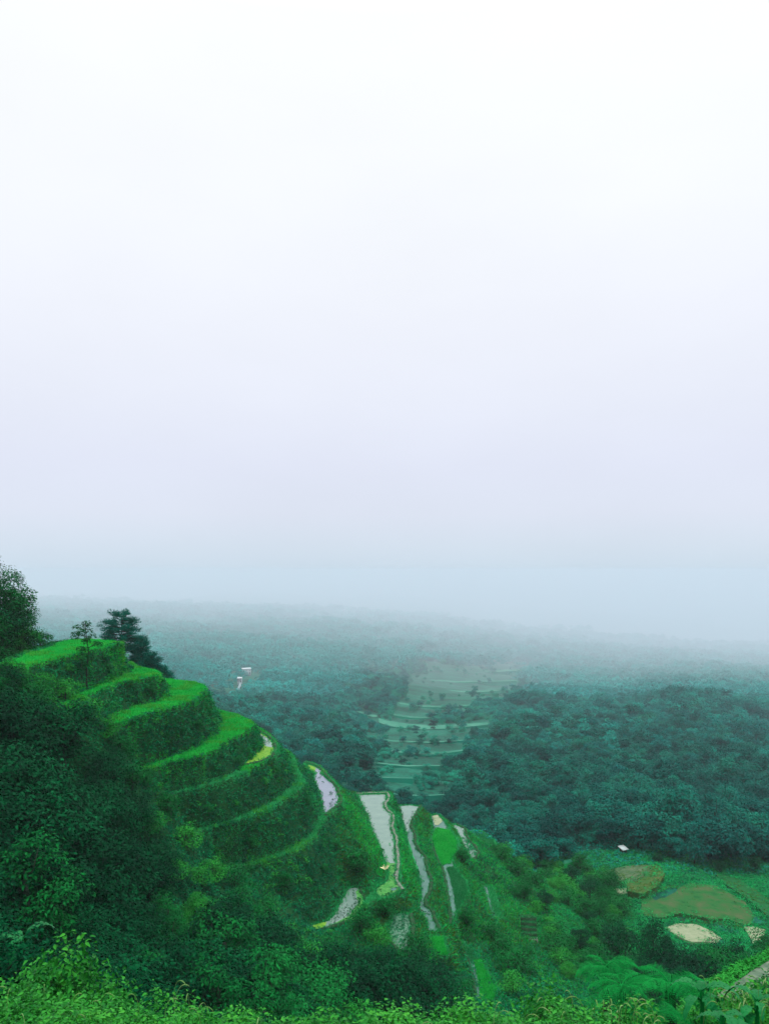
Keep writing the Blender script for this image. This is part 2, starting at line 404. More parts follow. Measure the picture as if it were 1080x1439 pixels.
def base_h(x, y):
    """height of the natural slope at x, y"""
    x = np.asarray(x, float); y = np.asarray(y, float)
    phi = np.arctan2(x, y)
    r = np.hypot(x, y)
    pc = np.clip(phi, -1.05, 1.05)
    d = np.maximum(r * np.cos(pc), .5)
    s = base_s(np.tan(pc), np.log(np.clip(d, 1.8, 32000)))
    h = -s * d
    back = np.clip((np.abs(phi) - 1.2) / 0.9, 0, 1); back = back * back * (3 - 2 * back)
    h = h * (1 - back) + (-1.7) * back
    near = np.clip((r - 1.0) / 2.5, 0, 1)
    h = h * near + (-1.75) * (1 - near)
    rough = np.clip((r - 15) / 60, 0, 1)
    h = h + rough * 2.2 * fbm(x / 14 + 5, y / 14 + 3, 4) + np.clip((r - 260) / 500, 0, 1) * r * (.016 * fbm(np.tan(pc) * 13 + 9, np.log(np.maximum(r, 1)) * 1.6, 3) + .008 * fbm(np.tan(pc) * 8 + 29, np.log(np.maximum(r, 1)) * 6, 3))
    return h

# ------------------------------------------------------------------ terraced patch: height grid, level inside every terrace, relaxed between them
X0, X1, Y0, Y1, GS = -58.0, 44.0, 66.0, 166.0, 0.4
NX = int(round((X1 - X0) / GS)) + 1
NY = int(round((Y1 - Y0) / GS)) + 1
gx = X0 + GS * np.arange(NX); gy = Y0 + GS * np.arange(NY)
GX, GY = np.meshgrid(gx, gy, indexing='ij')
BASE = base_h(GX, GY)

def in_poly(x, y, poly):
    x = np.asarray(x); y = np.asarray(y)
    c = np.zeros(x.shape, bool)
    n = len(poly)
    for i in range(n):
        xa, ya = poly[i][0], poly[i][1]; xb, yb = poly[i - 1][0], poly[i - 1][1]
        if ya == yb: continue
        t = ((ya > y) != (yb > y)) & (x < (xb - xa) * (y - ya) / (yb - ya) + xa)
        c ^= t
    return c
def resample(pts, step):
    pts = np.asarray(pts, float)
    L = np.r_[0, np.cumsum(np.linalg.norm(np.diff(pts, axis=0), axis=1))]
    n = max(2, int(L[-1] / step) + 1)
    t = np.linspace(0, L[-1], n)
    return np.c_[tuple(np.interp(t, L, pts[:, k]) for k in range(pts.shape[1]))]
def near_line(pts, rad):
    m = np.zeros((NX, NY), bool)
    for p in resample(pts, .2):
        i0 = int(np.floor((p[0] - rad - X0) / GS)); i1 = int(np.ceil((p[0] + rad - X0) / GS)) + 1
        j0 = int(np.floor((p[1] - rad - Y0) / GS)); j1 = int(np.ceil((p[1] + rad - Y0) / GS)) + 1
        i0 = max(i0, 0); j0 = max(j0, 0)
        if i1 <= i0 or j1 <= j0: continue
        sx = slice(i0, i1); sy = slice(j0, j1)
        m[sx, sy] |= (GX[sx, sy] - p[0]) ** 2 + (GY[sx, sy] - p[1]) ** 2 <= rad * rad
    return m

FIX = np.zeros((NX, NY), bool)
HF = np.zeros((NX, NY))
TREAD = np.zeros((NX, NY), bool)      # dry level ground
WET = np.zeros((NX, NY), bool)
T3D = {}
for k in ('T7', 'T6', 'T5', 'T4', 'T3', 'T2', 'T1', 'T0'):
    z = TZ[k]
    o = np.array([P(a, b, z) for a, b in T_OUT[k]]); i_ = np.array([P(a, b, z) for a, b in T_IN[k]])
    o = resample(o, .5); i_ = resample(i_, .5)
    for q in (o, i_):
        w_ = 1.3 if k in ('T0', 'T1', 'T2', 'T3') else .6
        q[:, 0] += w_ * fbm(q[:, 0] * .55 + z, q[:, 1] * .55, 3); q[:, 1] += w_ * 1.3 * fbm(q[:, 0] * .55 + 40, q[:, 1] * .55 + z, 3)
    T3D[k] = (o, i_)
    poly = np.r_[o, i_[::-1]]
    m = in_poly(GX, GY, poly) | near_line(o, .35) | near_line(i_, .25)
    m &= ~FIX
    FIX |= m; HF[m] = z; TREAD |= m
POND3 = {}
for k, (z, pl) in POND.items():
    p3 = np.array([P(a, b, z) for a, b in pl])
    POND3[k] = p3
    m = in_poly(GX, GY, p3)
    if k not in ('lime', 'lav', 'big'):
        ring = near_line(np.r_[p3, p3[:1]], .45) & ~m & ~FIX
        FIX |= ring; HF[ring] = z; TREAD |= ring
        mm = m & ~FIX
        FIX |= mm; HF[mm] = z
    m = in_poly(GX, GY, p3)
    WET |= m
    TREAD &= ~m
edge = np.zeros((NX, NY), bool)
edge[[0, -1], :] = True; edge[:, [0, -1]] = True
HF[edge] = BASE[edge]; FIX |= edge
H = np.where(FIX, HF, BASE)
lam = (GS / 9.0) ** 2
for it in range(2600):
    S = (H[:-2, 1:-1] + H[2:, 1:-1] + H[1:-1, :-2] + H[1:-1, 2:] + lam * BASE[1:-1, 1:-1]) / (4 + lam)
    I = H[1:-1, 1:-1]
    H[1:-1, 1:-1] = np.where(FIX[1:-1, 1:-1], HF[1:-1, 1:-1], I + 1.0 * (S - I))
ramp_e = np.minimum.reduce([GX - X0, X1 - GX, GY - Y0, Y1 - GY])
H0 = H.copy()
H = H + np.where(FIX, 0, 1) * (.7 * fbm(GX / 1.5, GY / 1.5, 4) + .8 * fbm(GX / 4.5 + 8, GY / 4.5, 2)) * np.clip(ramp_e / 3, 0, 1)
H += np.where(TREAD, 1, 0) * .2 * fbm(GX / 1.2, GY / 1.2, 3)
H = np.where(WET, H - .12, H)

def ground_h(x, y):
    x = np.asarray(x, float); y = np.asarray(y, float)
    h = base_h(x, y)
    ins = (x > X0) & (x < X1 - GS) & (y > Y0) & (y < Y1 - GS)
    if np.any(ins):
        xi = np.clip((x - X0) / GS, 0, NX - 1.001); yi = np.clip((y - Y0) / GS, 0, NY - 1.001)
        i = np.floor(xi).astype(int); j = np.floor(yi).astype(int); fx = xi - i; fy = yi - j
        hp = (H[i, j] * (1 - fx) + H[i + 1, j] * fx) * (1 - fy) + (H[i, j + 1] * (1 - fx) + H[i + 1, j + 1] * fx) * fy
        h = np.where(ins, hp, h)
    return h
def hit(px, py, d0=6.0, d1=26000.0):
    """first ground point along the sight line of a pixel"""
    d = np.exp(np.linspace(math.log(d0), math.log(d1), 2500))
    x = (px - CX) / F * d; z = -(py - CY) / F * d
    k = np.nonzero(ground_h(x, d) >= z)[0]
    i = k[0] if len(k) else len(d) - 1
    return np.array([x[i], d[i], float(ground_h(x[i], d[i]))])

def grid_faces(nx, ny):
    i, j = np.meshgrid(np.arange(nx - 1), np.arange(ny - 1), indexing='ij')
    a = i * ny + j
    return np.stack([a, a + ny, a + ny + 1, a + 1], -1).reshape(-1, 4)

hill = obj('terraced_hillside', mesh_np('terraced_hillside', np.stack([GX, GY, H], -1).reshape(-1, 3), grid_faces(NX, NY), M['bankground'], True))
tag(hill, kind='structure')

# the ground sheet, to the horizon (rings of growing size), dropped under the terraced patch
nphi = 420
ph = np.linspace(-math.pi, math.pi, nphi + 1)
ph = np.sign(ph) * (np.abs(ph) / math.pi) ** 1.5 * math.pi
rr = np.r_[0.4, np.exp(np.linspace(math.log(1.5), math.log(31000), 230))]
PH, RR = np.meshgrid(ph, rr, indexing='ij')
bx, by = RR * np.sin(PH), RR * np.cos(PH)
bz = base_h(bx, by)
ins = np.minimum.reduce([bx - X0, X1 - bx, by - Y0, Y1 - by])
bz -= np.clip(ins / 5, 0, 1) * 9
GZMIN = float(bz.min())
ground = obj('ground', mesh_np('ground', np.stack([bx, by, bz], -1).reshape(-1, 3), grid_faces(len(ph), len(rr))[:, ::-1], M['ground'], True))
tag(ground, kind='structure')

# haze
bm = bmesh.new()
bmesh.ops.create_cube(bm, size=1.0)
hz = bpy.data.meshes.new('haze')
HB = 31500.0; HTOP = 8.0; HBOT = GZMIN - 1.0
for v in bm.verts:
    v.co = (v.co.x * 2 * HB, v.co.y * 2 * HB, HTOP if v.co.z > 0 else HBOT)
bm.to_mesh(hz); bm.free()
mh = bpy.data.materials.new('haze_air')
mh.use_nodes = True
nn = mh.node_tree.nodes
for n_ in list(nn):
    if n_.type != 'OUTPUT_MATERIAL': nn.remove(n_)
vo = nn.new('ShaderNodeVolumePrincipled')
vo.inputs['Color'].default_value = (*HAZE_COLOR, 1)
vo.inputs['Density'].default_value = HAZE_DENSITY
vo.inputs['Anisotropy'].default_value = 0.0
mh.node_tree.links.new(vo.outputs[0], [n_ for n_ in nn if n_.type == 'OUTPUT_MATERIAL'][0].inputs['Volume'])
hz.materials.append(mh)
tag(obj('haze', hz), kind='stuff')

# ------------------------------------------------------------------ leaf and plant geometry
R = np.random.RandomState(3)
def leaf_quads(c, d, nrm, L, W):
    """rhombic folded leaves: centre-base c, direction d, face normal nrm, lengths L, widths W -> verts, faces"""
    n = len(c)
    side = norm(np.cross(d, nrm))
    L = np.asarray(L).reshape(-1, 1); W = np.asarray(W).reshape(-1, 1)
    v = np.empty((n, 4, 3))
    v[:, 0] = c
    v[:, 1] = c + d * L * .45 + side * W * .5 + nrm * W * .12
    v[:, 2] = c + d * L - nrm * L * .12
    v[:, 3] = c + d * L * .45 - side * W * .5 + nrm * W * .12
    return v.reshape(-1, 3), np.arange(n * 4).reshape(n, 4)

def rand_dirs(n, r=R):
    return norm(r.normal(size=(n, 3)))

def tube(path, rad, seg=6):
    path = np.asarray(path, float); rad = np.asarray(rad, float)
    n = len(path)
    t = norm(np.gradient(path, axis=0))
    up = np.where(np.abs(t[:, 2:3]) > .9, np.array([[1., 0, 0]]), np.array([[0, 0, 1.]]))
    a = norm(np.cross(t, up)); b = np.cross(t, a)
    an = np.linspace(0, 2 * math.pi, seg, endpoint=False)
    V = path[:, None] + rad[:, None, None] * (np.cos(an)[None, :, None] * a[:, None] + np.sin(an)[None, :, None] * b[:, None])
    i, j = np.meshgrid(np.arange(n - 1), np.arange(seg), indexing='ij')
    q = np.stack([i * seg + j, i * seg + (j + 1) % seg, (i + 1) * seg + (j + 1) % seg, (i + 1) * seg + j], -1).reshape(-1, 4)
    return V.reshape(-1, 3), q

class MB:
    def __init__(s): s.v = []; s.f = []; s.n = 0
    def add(s, V, Fq):
        s.v.append(np.asarray(V)); s.f.append(np.asarray(Fq) + s.n); s.n += len(V)
    def mesh(s, name, mat, smooth=False):
        fs = {}
        for f in s.f: fs.setdefault(f.shape[1], []).append(f)
        return mesh_np(name, np.concatenate(s.v), [np.concatenate(x) for x in fs.values()], mat, smooth)

def crown_leaves(r, clumps, rc, per, L, W, droop=.3, flat=.8):
    """clumps (n,3) centres, rc radii; leaves on the shell of each clump"""
    n = len(clumps)
    k = np.repeat(np.arange(n), per)
    d = rand_dirs(len(k), r)
    d[:, 2] = np.where(d[:, 2] < -.35, -d[:, 2], d[:, 2])
    rad = np.asarray(rc)[k] * (.55 + .5 * r.rand(len(k)))
    c = clumps[k] + d * rad[:, None] * np.array([1, 1, flat])
    nr = norm(d * .6 + np.array([0, 0, .7]) + r.normal(size=d.shape) * .35)
    out = norm(d + r.normal(size=d.shape) * .7 + np.array([0, 0, -droop]))
    ld = norm(out - nr * (out * nr).sum(-1, keepdims=True))
    s = .7 + .6 * r.rand(len(k))
    return leaf_quads(c, ld, nr, L * s, W * s)

def limbs(mb, r, h0, tips, r0, seg=6):
    """trunk from the origin to h0 and limbs to the clump centres"""
    sway = r.normal(size=2) * .05 * h0
    path = [(0, 0, -.6), (sway[0] * .3, sway[1] * .3, h0 * .35), (sway[0], sway[1], h0 * .75), (sway[0] * 1.2, sway[1] * 1.2, h0)]
    mb.add(*tube(resample(path, h0 / 6), np.linspace(r0, r0 * .45, len(resample(path, h0 / 6))), seg))
    top = np.array(path[-1])
    for t in tips:
        z0 = r.uniform(.45, 1.0)
        st = np.array([np.interp(z0 * h0, [p[2] for p in path], [p[a] for p in path]) for a in (0, 1)] + [z0 * h0])
        if t[2] < st[2]: st = st * np.array([1, 1, .6])
        mid = (st + t) / 2 + np.array([0, 0, -.05 * h0]) + r.normal(size=3) * .04 * h0
        mb.add(*tube(np.array([st, mid, t]), [r0 * .38, r0 * .24, r0 * .1], 5))

def broadleaf_meshes(seed, h, w, mat, nclump=34, per=46, L=.30, W=.17, low=.25, bark='bark', shape='round', rcf=.25):
    r = np.random.RandomState(seed)
    cl = []
    while len(cl) < nclump:
        p = r.uniform(-1, 1, 3)
        q = (p ** 2).sum()
        if q > 1 or q < .12: continue
        t = (p[2] + 1) / 2
        if shape == 'cone' and np.hypot(p[0], p[1]) > 1.05 - t: continue
        if shape == 'vase' and np.hypot(p[0], p[1]) > .45 + .6 * t: continue
        cl.append([p[0] * w * .5, p[1] * w * .5, h * (low + (1 - low) * t)])
    cl = np.array(cl)
    cl[:, :2] += .18 * w * (r.rand(1, 2) - .5)
    rc = w * rcf * (.6 + .7 * r.rand(nclump))
    mb = MB(); mb.add(*crown_leaves(r, cl, rc, per, L, W))
    tb = MB(); limbs(tb, r, h * .72, cl[r.permutation(nclump)[:max(5, nclump // 3)]], .028 * h + .03)
    return tb.mesh('trunk', M[bark], True), mb.mesh('crown', M[mat])

def tree(name, meshes, loc, rz, sc, label, cat, group=None, sz=1.0):
    o = empty(name, loc, rz)
    o.scale = (sc, sc, sc * sz)
    obj('trunk', meshes[0], o); obj('crown', meshes[1], o)
    return tag(o, label, cat, group)

def copy_thing(src, loc, rz, sc, label, group=None, sz=1.0):
    o = src.copy(); C.objects.link(o)
    o.location = tuple(float(v) for v in loc); o.rotation_euler = (0, 0, rz)
    o.scale = (sc, sc, sc * sz)
    o['label'] = label
    if group: o['group'] = group
    for ch in src.children:
        c = ch.copy(); C.objects.link(c); c.parent = o
        for gch in ch.children:
            d = gch.copy(); C.objects.link(d); d.parent = c
    return o

_proto = {}
def plant(key, maker, name, cat, loc, rz, sc, label, group=None, sz=1.0):
    if key in _proto:
        return copy_thing(_proto[key], loc, rz, sc, label, group, sz)
    o = tree(name, maker(), loc, rz, sc, label, cat, group, sz)
    _proto[key] = o
    return o

# ------------------------------------------------------------------ ground cover on the terraces (grass, ferns, weeds): stuff
gxn = np.gradient(H, GS, axis=0); gyn = np.gradient(H, GS, axis=1)
NORM = norm(np.stack([-gxn, -gyn, np.ones_like(H)], -1))
AREA = np.sqrt(1 + gxn ** 2 + gyn ** 2) * GS * GS
# keep what can be seen from the valley side: everything not on the hidden far back
PXG = GX / GY * F + CX
PYG = -H / GY * F + CY
SLOPE = np.sqrt(gxn ** 2 + gyn ** 2)
visible = (GY < 160) & (PXG > -80)
n1 = fbm(GX / 5 + 3, GY / 5 + 8, 4); n2 = fbm(GX / 2.2 + 30, GY / 2.2, 3); n3 = fbm(GX / 9 + 60, GY / 9 + 20, 3)

def sample_cells(wt, n, r):
    p = (wt * AREA).ravel(); p = p / p.sum()
    k = r.choice(len(p), n, p=p)
    i, j = np.unravel_index(k, (NX, NY))
    x = gx[i] + (r.rand(n) - .5) * GS; y = gy[j] + (r.rand(n) - .5) * GS
    return np.c_[x, y, ground_h(x, y)], NORM[i, j]

def blades(name, wt, n, L, W, mat, label, r, nb=3, lean=.6, hang=0.0, cat=None):
    c, nr = sample_cells(wt, n, r)
    c = np.repeat(c, nb, 0) + np.c_[r.normal(size=(n * nb, 2)) * L * .25, np.zeros(n * nb)]
    nr = np.repeat(nr, nb, 0)
    d = norm(nr * .8 + np.array([0, 0, .6]) + r.normal(size=c.shape) * lean)
    d = norm(d - np.array([0, 0, hang]))
    rn = rand_dirs(n * nb, r)
    fn = norm(rn - d * (rn * d).sum(-1, keepdims=True) + np.array([0, 0, .3]))
    s = .6 + .8 * r.rand(n * nb)
    v, f = leaf_quads(c - nr * .04, d, fn, L * s, W * s)
    return tag(obj(name, mesh_np(name, v, f, M[mat])), label, cat, None, 'stuff')

def tufts(name, wt, n, rad, L, W, mat, label, r, per=9):
    c, nr = sample_cells(wt, n, r)
    rc = rad * (.5 + r.rand(n))
    v, f = crown_leaves(r, c + nr * rc[:, None] * .3, rc, per, L, W)
    return tag(obj(name, mesh_np(name, v, f, M[mat])), label, None, None, 'stuff')

r = np.random.RandomState(5)
pond_free = ~WET
wall = visible & pond_free & (~TREAD | (SLOPE > 1.3))
lowwood = in_poly(PXG, PYG, [(-100,940),(60,965),(130,1010),(185,1085),(225,1140),(250,1195),(300,1245),(420,1318),(520,1345),(600,1352),(660,1375),(665,1500),(-100,1500)])
open_ = ~lowwood
rightflank = PXG > 470
nearflank = ~rightflank
upper = PYG < 1060
tread_top = TREAD & visible & (PXG < 372) & (PYG < 1085)
blades('bright_grass', tread_top * 1.0, 34000, .26, .06, 'bright', 'short bright green grass covering the flat terrace tops', r, 3, .5)
blades('ledge_grass', (TREAD & visible & ~tread_top & open_) * 1.0, 26000, .32, .055, 'ledge', 'green grass along the narrow terrace ledges and bunds', r, 3, .55)
blades('slope_grass', (wall & open_) * np.clip(.25 + 1.6 * n1 + .9 * rightflank + .15 * upper, 0, 3), 52000, .5, .06, 'slope', 'long mid green grass growing over the terraced slope', r, 3, .5, .25)
tufts('bank_ferns', wall * np.clip(.55 + 1.2 * n2 - .25 * rightflank + .25 * upper, 0.03, 3), 26000, .3, .26, .11, 'fern', 'ferns and small weeds covering the steep terrace banks', r, 9)
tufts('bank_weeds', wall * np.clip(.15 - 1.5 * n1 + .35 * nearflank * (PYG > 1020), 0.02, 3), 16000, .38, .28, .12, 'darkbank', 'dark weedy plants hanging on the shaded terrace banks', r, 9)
tufts('bank_bushes', (wall & open_) * np.clip(.2 + 1.6 * n1 + .2 * upper, .02, 3), 1500, .5, .32, .13, 'mid', 'leafy bushes bulging out of the terrace banks', r, 34)
tufts('bank_sprays', (wall & open_) * np.clip(.1 + 1.8 * n2 - .8 * n3, .01, 3), 1500, .42, .3, .09, 'light', 'yellow green leafy sprays on the terrace banks', r, 26)
blades('tread_tall_grass', (tread_top | (TREAD & visible & open_ & (PXG < 480))) * np.clip(-.05 + 2.2 * n2, 0, 2), 9000, .36, .06, 'gold', 'taller yellow green grass in patches on the terrace tops', r, 3, .6)
tufts('flank_sprays', (wall & open_ & (PXG > 585)) * np.clip(.2 + 1.8 * n1, .02, 3), 1500, .45, .3, .09, 'light', 'light leafy sprays over the right flank of the spur', r, 24)
blades('dry_grass', (wall & open_) * np.clip(-.05 + 1.6 * n3 - .2 * (PXG < 470) + .2 * (PXG > 480) * (PXG < 650), 0.004, 3), 12000, .5, .06, 'olive', 'olive brown dry grass in streaks on the terrace banks', r, 3, .5, .3)
blades('flank_grass', (wall & open_ & (PXG > 585)) * np.clip(.4 + 1.8 * n2, 0, 2), 15000, .45, .07, 'bright', 'bright green grass streaks on the right flank of the spur', r, 3, .5, .2)
yellow = in_poly(PXG, PYG, [(480,1118),(500,1135),(535,1195),(548,1235),(530,1230),(505,1190),(482,1150)]) | in_poly(PXG, PYG, [(560,1160),(576,1210),(590,1265),(575,1260),(560,1215)])
blades('yellow_bank_grass', (wall & open_ & yellow) * 1.0, 5000, .5, .06, 'bright', 'yellow green long grass on the bank above the big pond', r, 3, .5, .2)  # long bright grass inside the two outlined zones

# ------------------------------------------------------------------ ponds and paddies
def flat_poly(name, pts3, mat, parent=None, dz=0.0, wob=0.0, base=None):
    """level polygon, edges resampled and roughened"""
    p = resample(np.r_[pts3, pts3[:1]], .5)[:-1]
    if wob:
        p = p + np.c_[wob * fbm(p[:, 0] * 1.3, p[:, 1] * 1.3, 3), wob * fbm(p[:, 0] * 1.3 + 40, p[:, 1] * 1.3, 3), np.zeros(len(p))]
    bm = bmesh.new()
    vs = [bm.verts.new((float(a[0]), float(a[1]), float(a[2] + dz))) for a in p]
    f = bm.faces.new(vs)
    bm.normal_update()
    if f.normal.z < 0: f.normal_flip()
    if base:
        ex = bmesh.ops.extrude_face_region(bm, geom=[f])
        # keep the upper copy, lower the original
        for v in vs: v.co.z -= base
    bmesh.ops.triangulate(bm, faces=[q for q in bm.faces if len(q.verts) > 4])
    me = bpy.data.meshes.new(name); bm.to_mesh(me); bm.free()
    me.materials.append(mat)
    return obj(name, me, parent)

def bund(name, pts3, mat, parent, rad=.28, seed=0, zoff=.05, up=.75):
    rr_ = np.random.RandomState(seed)
    p = resample(pts3, .4)
    p[:, :2] += np.c_[.35 * fbm(p[:, 0] * .9, p[:, 1] * .9, 3), .35 * fbm(p[:, 0] * .9 + 50, p[:, 1] * .9, 3)]
    p[:, 2] += zoff
    rad_ = rad * (.8 + .5 * rr_.rand(len(p)))
    V, q = tube(p, rad_, 7)
    V[:, 2] = p[0, 2] + (V[:, 2] - p[0, 2]) * up
    return obj(name, mesh_np(name, V, q, mat, True), parent)

def scatter_in(poly3, n, r):
    lo = poly3.min(0); hi = poly3.max(0)
    out = []
    while len(out) < n:
        q = r.uniform(lo[:2], hi[:2], (n * 4, 2))
        q = q[in_poly(q[:, 0], q[:, 1], poly3)]
        out.extend(q.tolist())
    return np.c_[np.array(out[:n]), np.full(n, poly3[0, 2])]

def clods(name, pts, mat, parent, r, s=.16, stuff=True):
    mb = MB()
    rc = s * (.5 + r.rand(len(pts)))
    mb.add(*crown_leaves(r, np.asarray(pts), rc, 8, s * 1.1, s * .6))
    o = obj(name, mb.mesh(name, mat), parent)
    if stuff: o['kind'] = 'stuff'
    return o

def paddy(key, label, wmat, wname='water', dz=.06, wob=.25, bund_pts=None, bmat='mud', brad=.26, bname='mud_bund'):
    p3 = POND3[key]
    t = empty('paddy_field', p3.mean(0))
    tag(t, label, 'paddy')
    inv = -np.array(t.location)
    loc = lambda a: np.asarray(a) + inv
    if wmat:
        flat_poly(wname, loc(p3), M[wmat], t, dz, wob)
    if bund_pts is not None:
        b3 = np.array([P(a, b, p3[0, 2]) for a, b in bund_pts])
        bund(bname, loc(b3), M[bmat], t, brad, 3)
    return t, loc
rp = np.random.RandomState(8)
def px_poly(z, pl): return np.array([P(a, b, z) for a, b in pl])

t, loc = paddy('lime', 'small pond covered in yellow green weed at the bend of the terraces', 'limeweed', 'duckweed', bund_pts=[(344,1076),(361.5,1072.5),(382,1063.5),(387,1056),(384.5,1043),(377,1035),(363,1027)])
clods('water_weed', loc(px_poly(-25.95, [(358,1026),(372,1036),(379,1042),(371,1041),(362,1034)]) + rp.normal(size=(5, 3)) * .1), M['teal'], t, rp, .3)
flat_poly('clear_water', loc(px_poly(-25.95, [(364,1031),(376,1038),(382,1045),(383,1051),(372,1049),(370,1044)])), M['water_pale'], t, .075, .3)

t, loc = paddy('lav', 'lavender grey flooded paddy dotted with dark clods at the skyline', 'water_lav', bund_pts=[(456,1148),(468,1138),(478,1129.5),(479,1122),(474.5,1109),(461,1093),(454,1084),(446,1077),(437,1073.5),(429,1072)])
flat_poly('duckweed', loc(px_poly(-35.3, [(431,1075.4),(438.5,1076.4),(444,1079.5),(442,1084),(440,1086),(435,1082)])), M['limeweed'], t, .075, .3)
cl = np.r_[px_poly(-35.3, [(448,1094),(449,1093),(453,1100),(464,1114),(465,1117),(466,1115),(463,1118),(467,1125),(464,1130),(466,1129),(465,1132),(463,1133),(468,1124)])]
clods('mud_clod', loc(cl + np.array([0, 0, .1])), M['darkbank'], t, rp, .2)

t, loc = paddy('big', 'largest pale flooded pond, walled with a winding stone rim', 'water_pale', bund_pts=[(566,1251.5),(558.5,1241),(557,1230),(559,1218),(558.5,1200),(556.5,1177),(551,1163.5),(553.5,1148.5),(551,1143.5),(545.5,1140),(541.5,1134),(541.5,1129.5),(546,1124),(545,1114.8),(523,1114.6),(500,1116)], bmat='stone', brad=.24, bname='stone_rim')
flat_poly('duckweed', loc(px_poly(-40.3, [(541.5,1211),(549,1214),(556,1213),(555.6,1220),(552.6,1231.5),(554.6,1240),(562,1250),(549.5,1256.6),(538.5,1263.5),(528.4,1254.5),(531.4,1248),(544.4,1239),(547.4,1228)])), M['duckweed'], t, .075, .35)
clods('water_weed', loc(px_poly(-40.3, [(551,1217),(553,1218),(553,1223),(535,1251),(536,1253),(550,1249),(556,1248),(557,1250),(551,1254),(546,1257),(543,1258),(540,1261),(541,1260)]) + np.array([0, 0, .1])), M['darkbank'], t, rp, .2)
flat_poly('clear_water', loc(px_poly(-40.3, [(549,1249),(556,1247.5),(558,1250),(554,1253),(549,1253)])), M['water_grey'], t, .09, .2)

t, loc = paddy('striped', 'grey fan shaped paddy with two dotted rows of dark rice stubble', 'water_pale', bund_pts=[(505,1247),(516,1272),(510,1281.5),(499,1292.5),(481,1299),(464.5,1303),(446,1309)])
flat_poly('duckweed', loc(px_poly(-42.2, [(500,1254),(505,1250),(514,1272),(508.6,1279.6),(498,1290.4),(480,1296.6),(466,1300),(490,1288),(503,1270)])), M['duckweed'], t, .075, .3)
flat_poly('yellow_weed', loc(px_poly(-42.2, [(432,1304),(444,1299.3),(458.5,1296.4),(457.5,1303),(446,1307)])), M['limeweed'], t, .078, .3)
rows = []
for a, b in (((496, 1249), (500, 1271)), ((500, 1271), (470, 1297)), ((488, 1273), (468, 1294)), ((505, 1263), (504, 1272)), ((504, 1272), (484, 1290))):
    for k in np.linspace(0, 1, 9):
        rows.append((a[0] + (b[0] - a[0]) * k + rp.normal() * .5, a[1] + (b[1] - a[1]) * k + rp.normal() * .6))
clods('rice_stubble', loc(px_poly(-42.2, rows) + np.array([0, 0, .1])), M['dark'], t, rp, .16)

t, loc = paddy('speck', 'speckled grey green weedy pond above the dark trees', 'water_speck', bund_pts=[(546,1323),(555,1332),(568,1343),(578.5,1327),(579.5,1304),(577,1285)])
clods('water_weed', loc(scatter_in(POND3['speck'], 260, rp) + np.array([0, 0, .07])), M['fern'], t, rp, .13)

t, loc = paddy('stream', 'long winding grey paddy like a stream beside the big pond', 'water_grey', bund_pts=[(590,1133),(585.5,1142),(579,1154),(577.5,1164),(582.5,1171),(582.5,1182),(587.5,1194),(597.5,1205),(599.5,1221),(606,1236),(605.5,1250),(597.5,1265),(598.5,1274),(609.5,1283),(610.5,1291),(617,1307)])
flat_poly('pale_water', loc(px_poly(-44.5, [(560.4,1133.6),(575,1132.6),(589,1134.4),(583.6,1142),(577,1154),(575.5,1163),(571.5,1170),(566,1156)])), M['water_pale'], t, .075, .3)
flat_poly('young_rice', loc(px_poly(-44.5, [(571.4,1176),(575,1184),(580,1203),(588,1222),(590,1236),(584.4,1221),(577.4,1203),(571.4,1184)])), M['teal'], t, .09, .3)
clods('water_weed', loc(px_poly(-44.5, [(579,1142),(579,1145),(578,1149),(574,1153),(573,1158),(575,1156),(591,1196),(588,1277),(592,1281),(596,1283),(600,1286),(594,1274),(602,1284)]) + np.array([0, 0, .1])), M['darkbank'], t, rp, .2)

def rice(t, loc, poly, n, mat, L=.34):
    c = loc(scatter_in(poly, n, rp))
    c = np.repeat(c, 3, 0); k = len(c)
    c[:, :2] += rp.normal(size=(k, 2)) * .08
    d = norm(rp.normal(size=(k, 3)) * .4 + np.array([0, 0, 1]))
    fn = rand_dirs(k, rp); fn = norm(fn - d * (fn * d).sum(-1, keepdims=True))
    v, f = leaf_quads(c, d, fn, L * (.6 + .7 * rp.rand(k)), .06 * (.7 + .6 * rp.rand(k)))
    o = obj('rice_plants', mesh_np('rice_plants', v, f, M[mat]), t); o['kind'] = 'stuff'

t, loc = paddy('green', 'long bright green rice paddy between the stream and the upper pond', 'water_grey', bund_pts=[(605,1180),(609,1195),(616,1214),(622,1224),(626,1240),(627.5,1256),(631,1275),(633,1300)])
rice(t, loc, px_poly(-46.2, [(612,1164),(632,1168),(641.5,1184),(640,1197),(633,1208),(633,1214),(620,1216),(612,1195),(607,1180)]), 5200, 'bright')
rice(t, loc, px_poly(-46.2, [(628,1220),(636,1220),(652.5,1240),(655,1254),(651,1265),(642,1278),(640,1270),(638,1256),(634,1238)]), 4200, 'teal')
flat_poly('bare_mud', loc(px_poly(-46.2, [(606.5,1147.4),(614,1145.6),(622.5,1153.6),(616,1160),(611,1160)])), M['sand'], t, .09, .3)
t, loc = paddy('upper', 'narrow pale pond with weedy lower end near the wooded spur end', 'water_pale', bund_pts=[(642,1158.6),(654,1165),(654,1173),(659.5,1182),(668,1190.5),(672.5,1199),(665,1209)])
clods('water_weed', loc(scatter_in(px_poly(-48.7, [(650,1178),(658,1183),(667,1192),(670,1199),(664,1206),(656,1195)]), 90, rp) + np.array([0, 0, .08])), M['fern'], t, rp, .22)
t, loc = paddy('rim', 'small teal green paddy at the skyline above the wooded spur end', 'water_speck')
rice(t, loc, POND3['rim'], 1500, 'teal')
t, loc = paddy('limepatch', 'tiny vivid lime rice bed just below the end of the stream paddy', 'water_speck')
rice(t, loc, POND3['limepatch'], 2200, 'bright', .3)
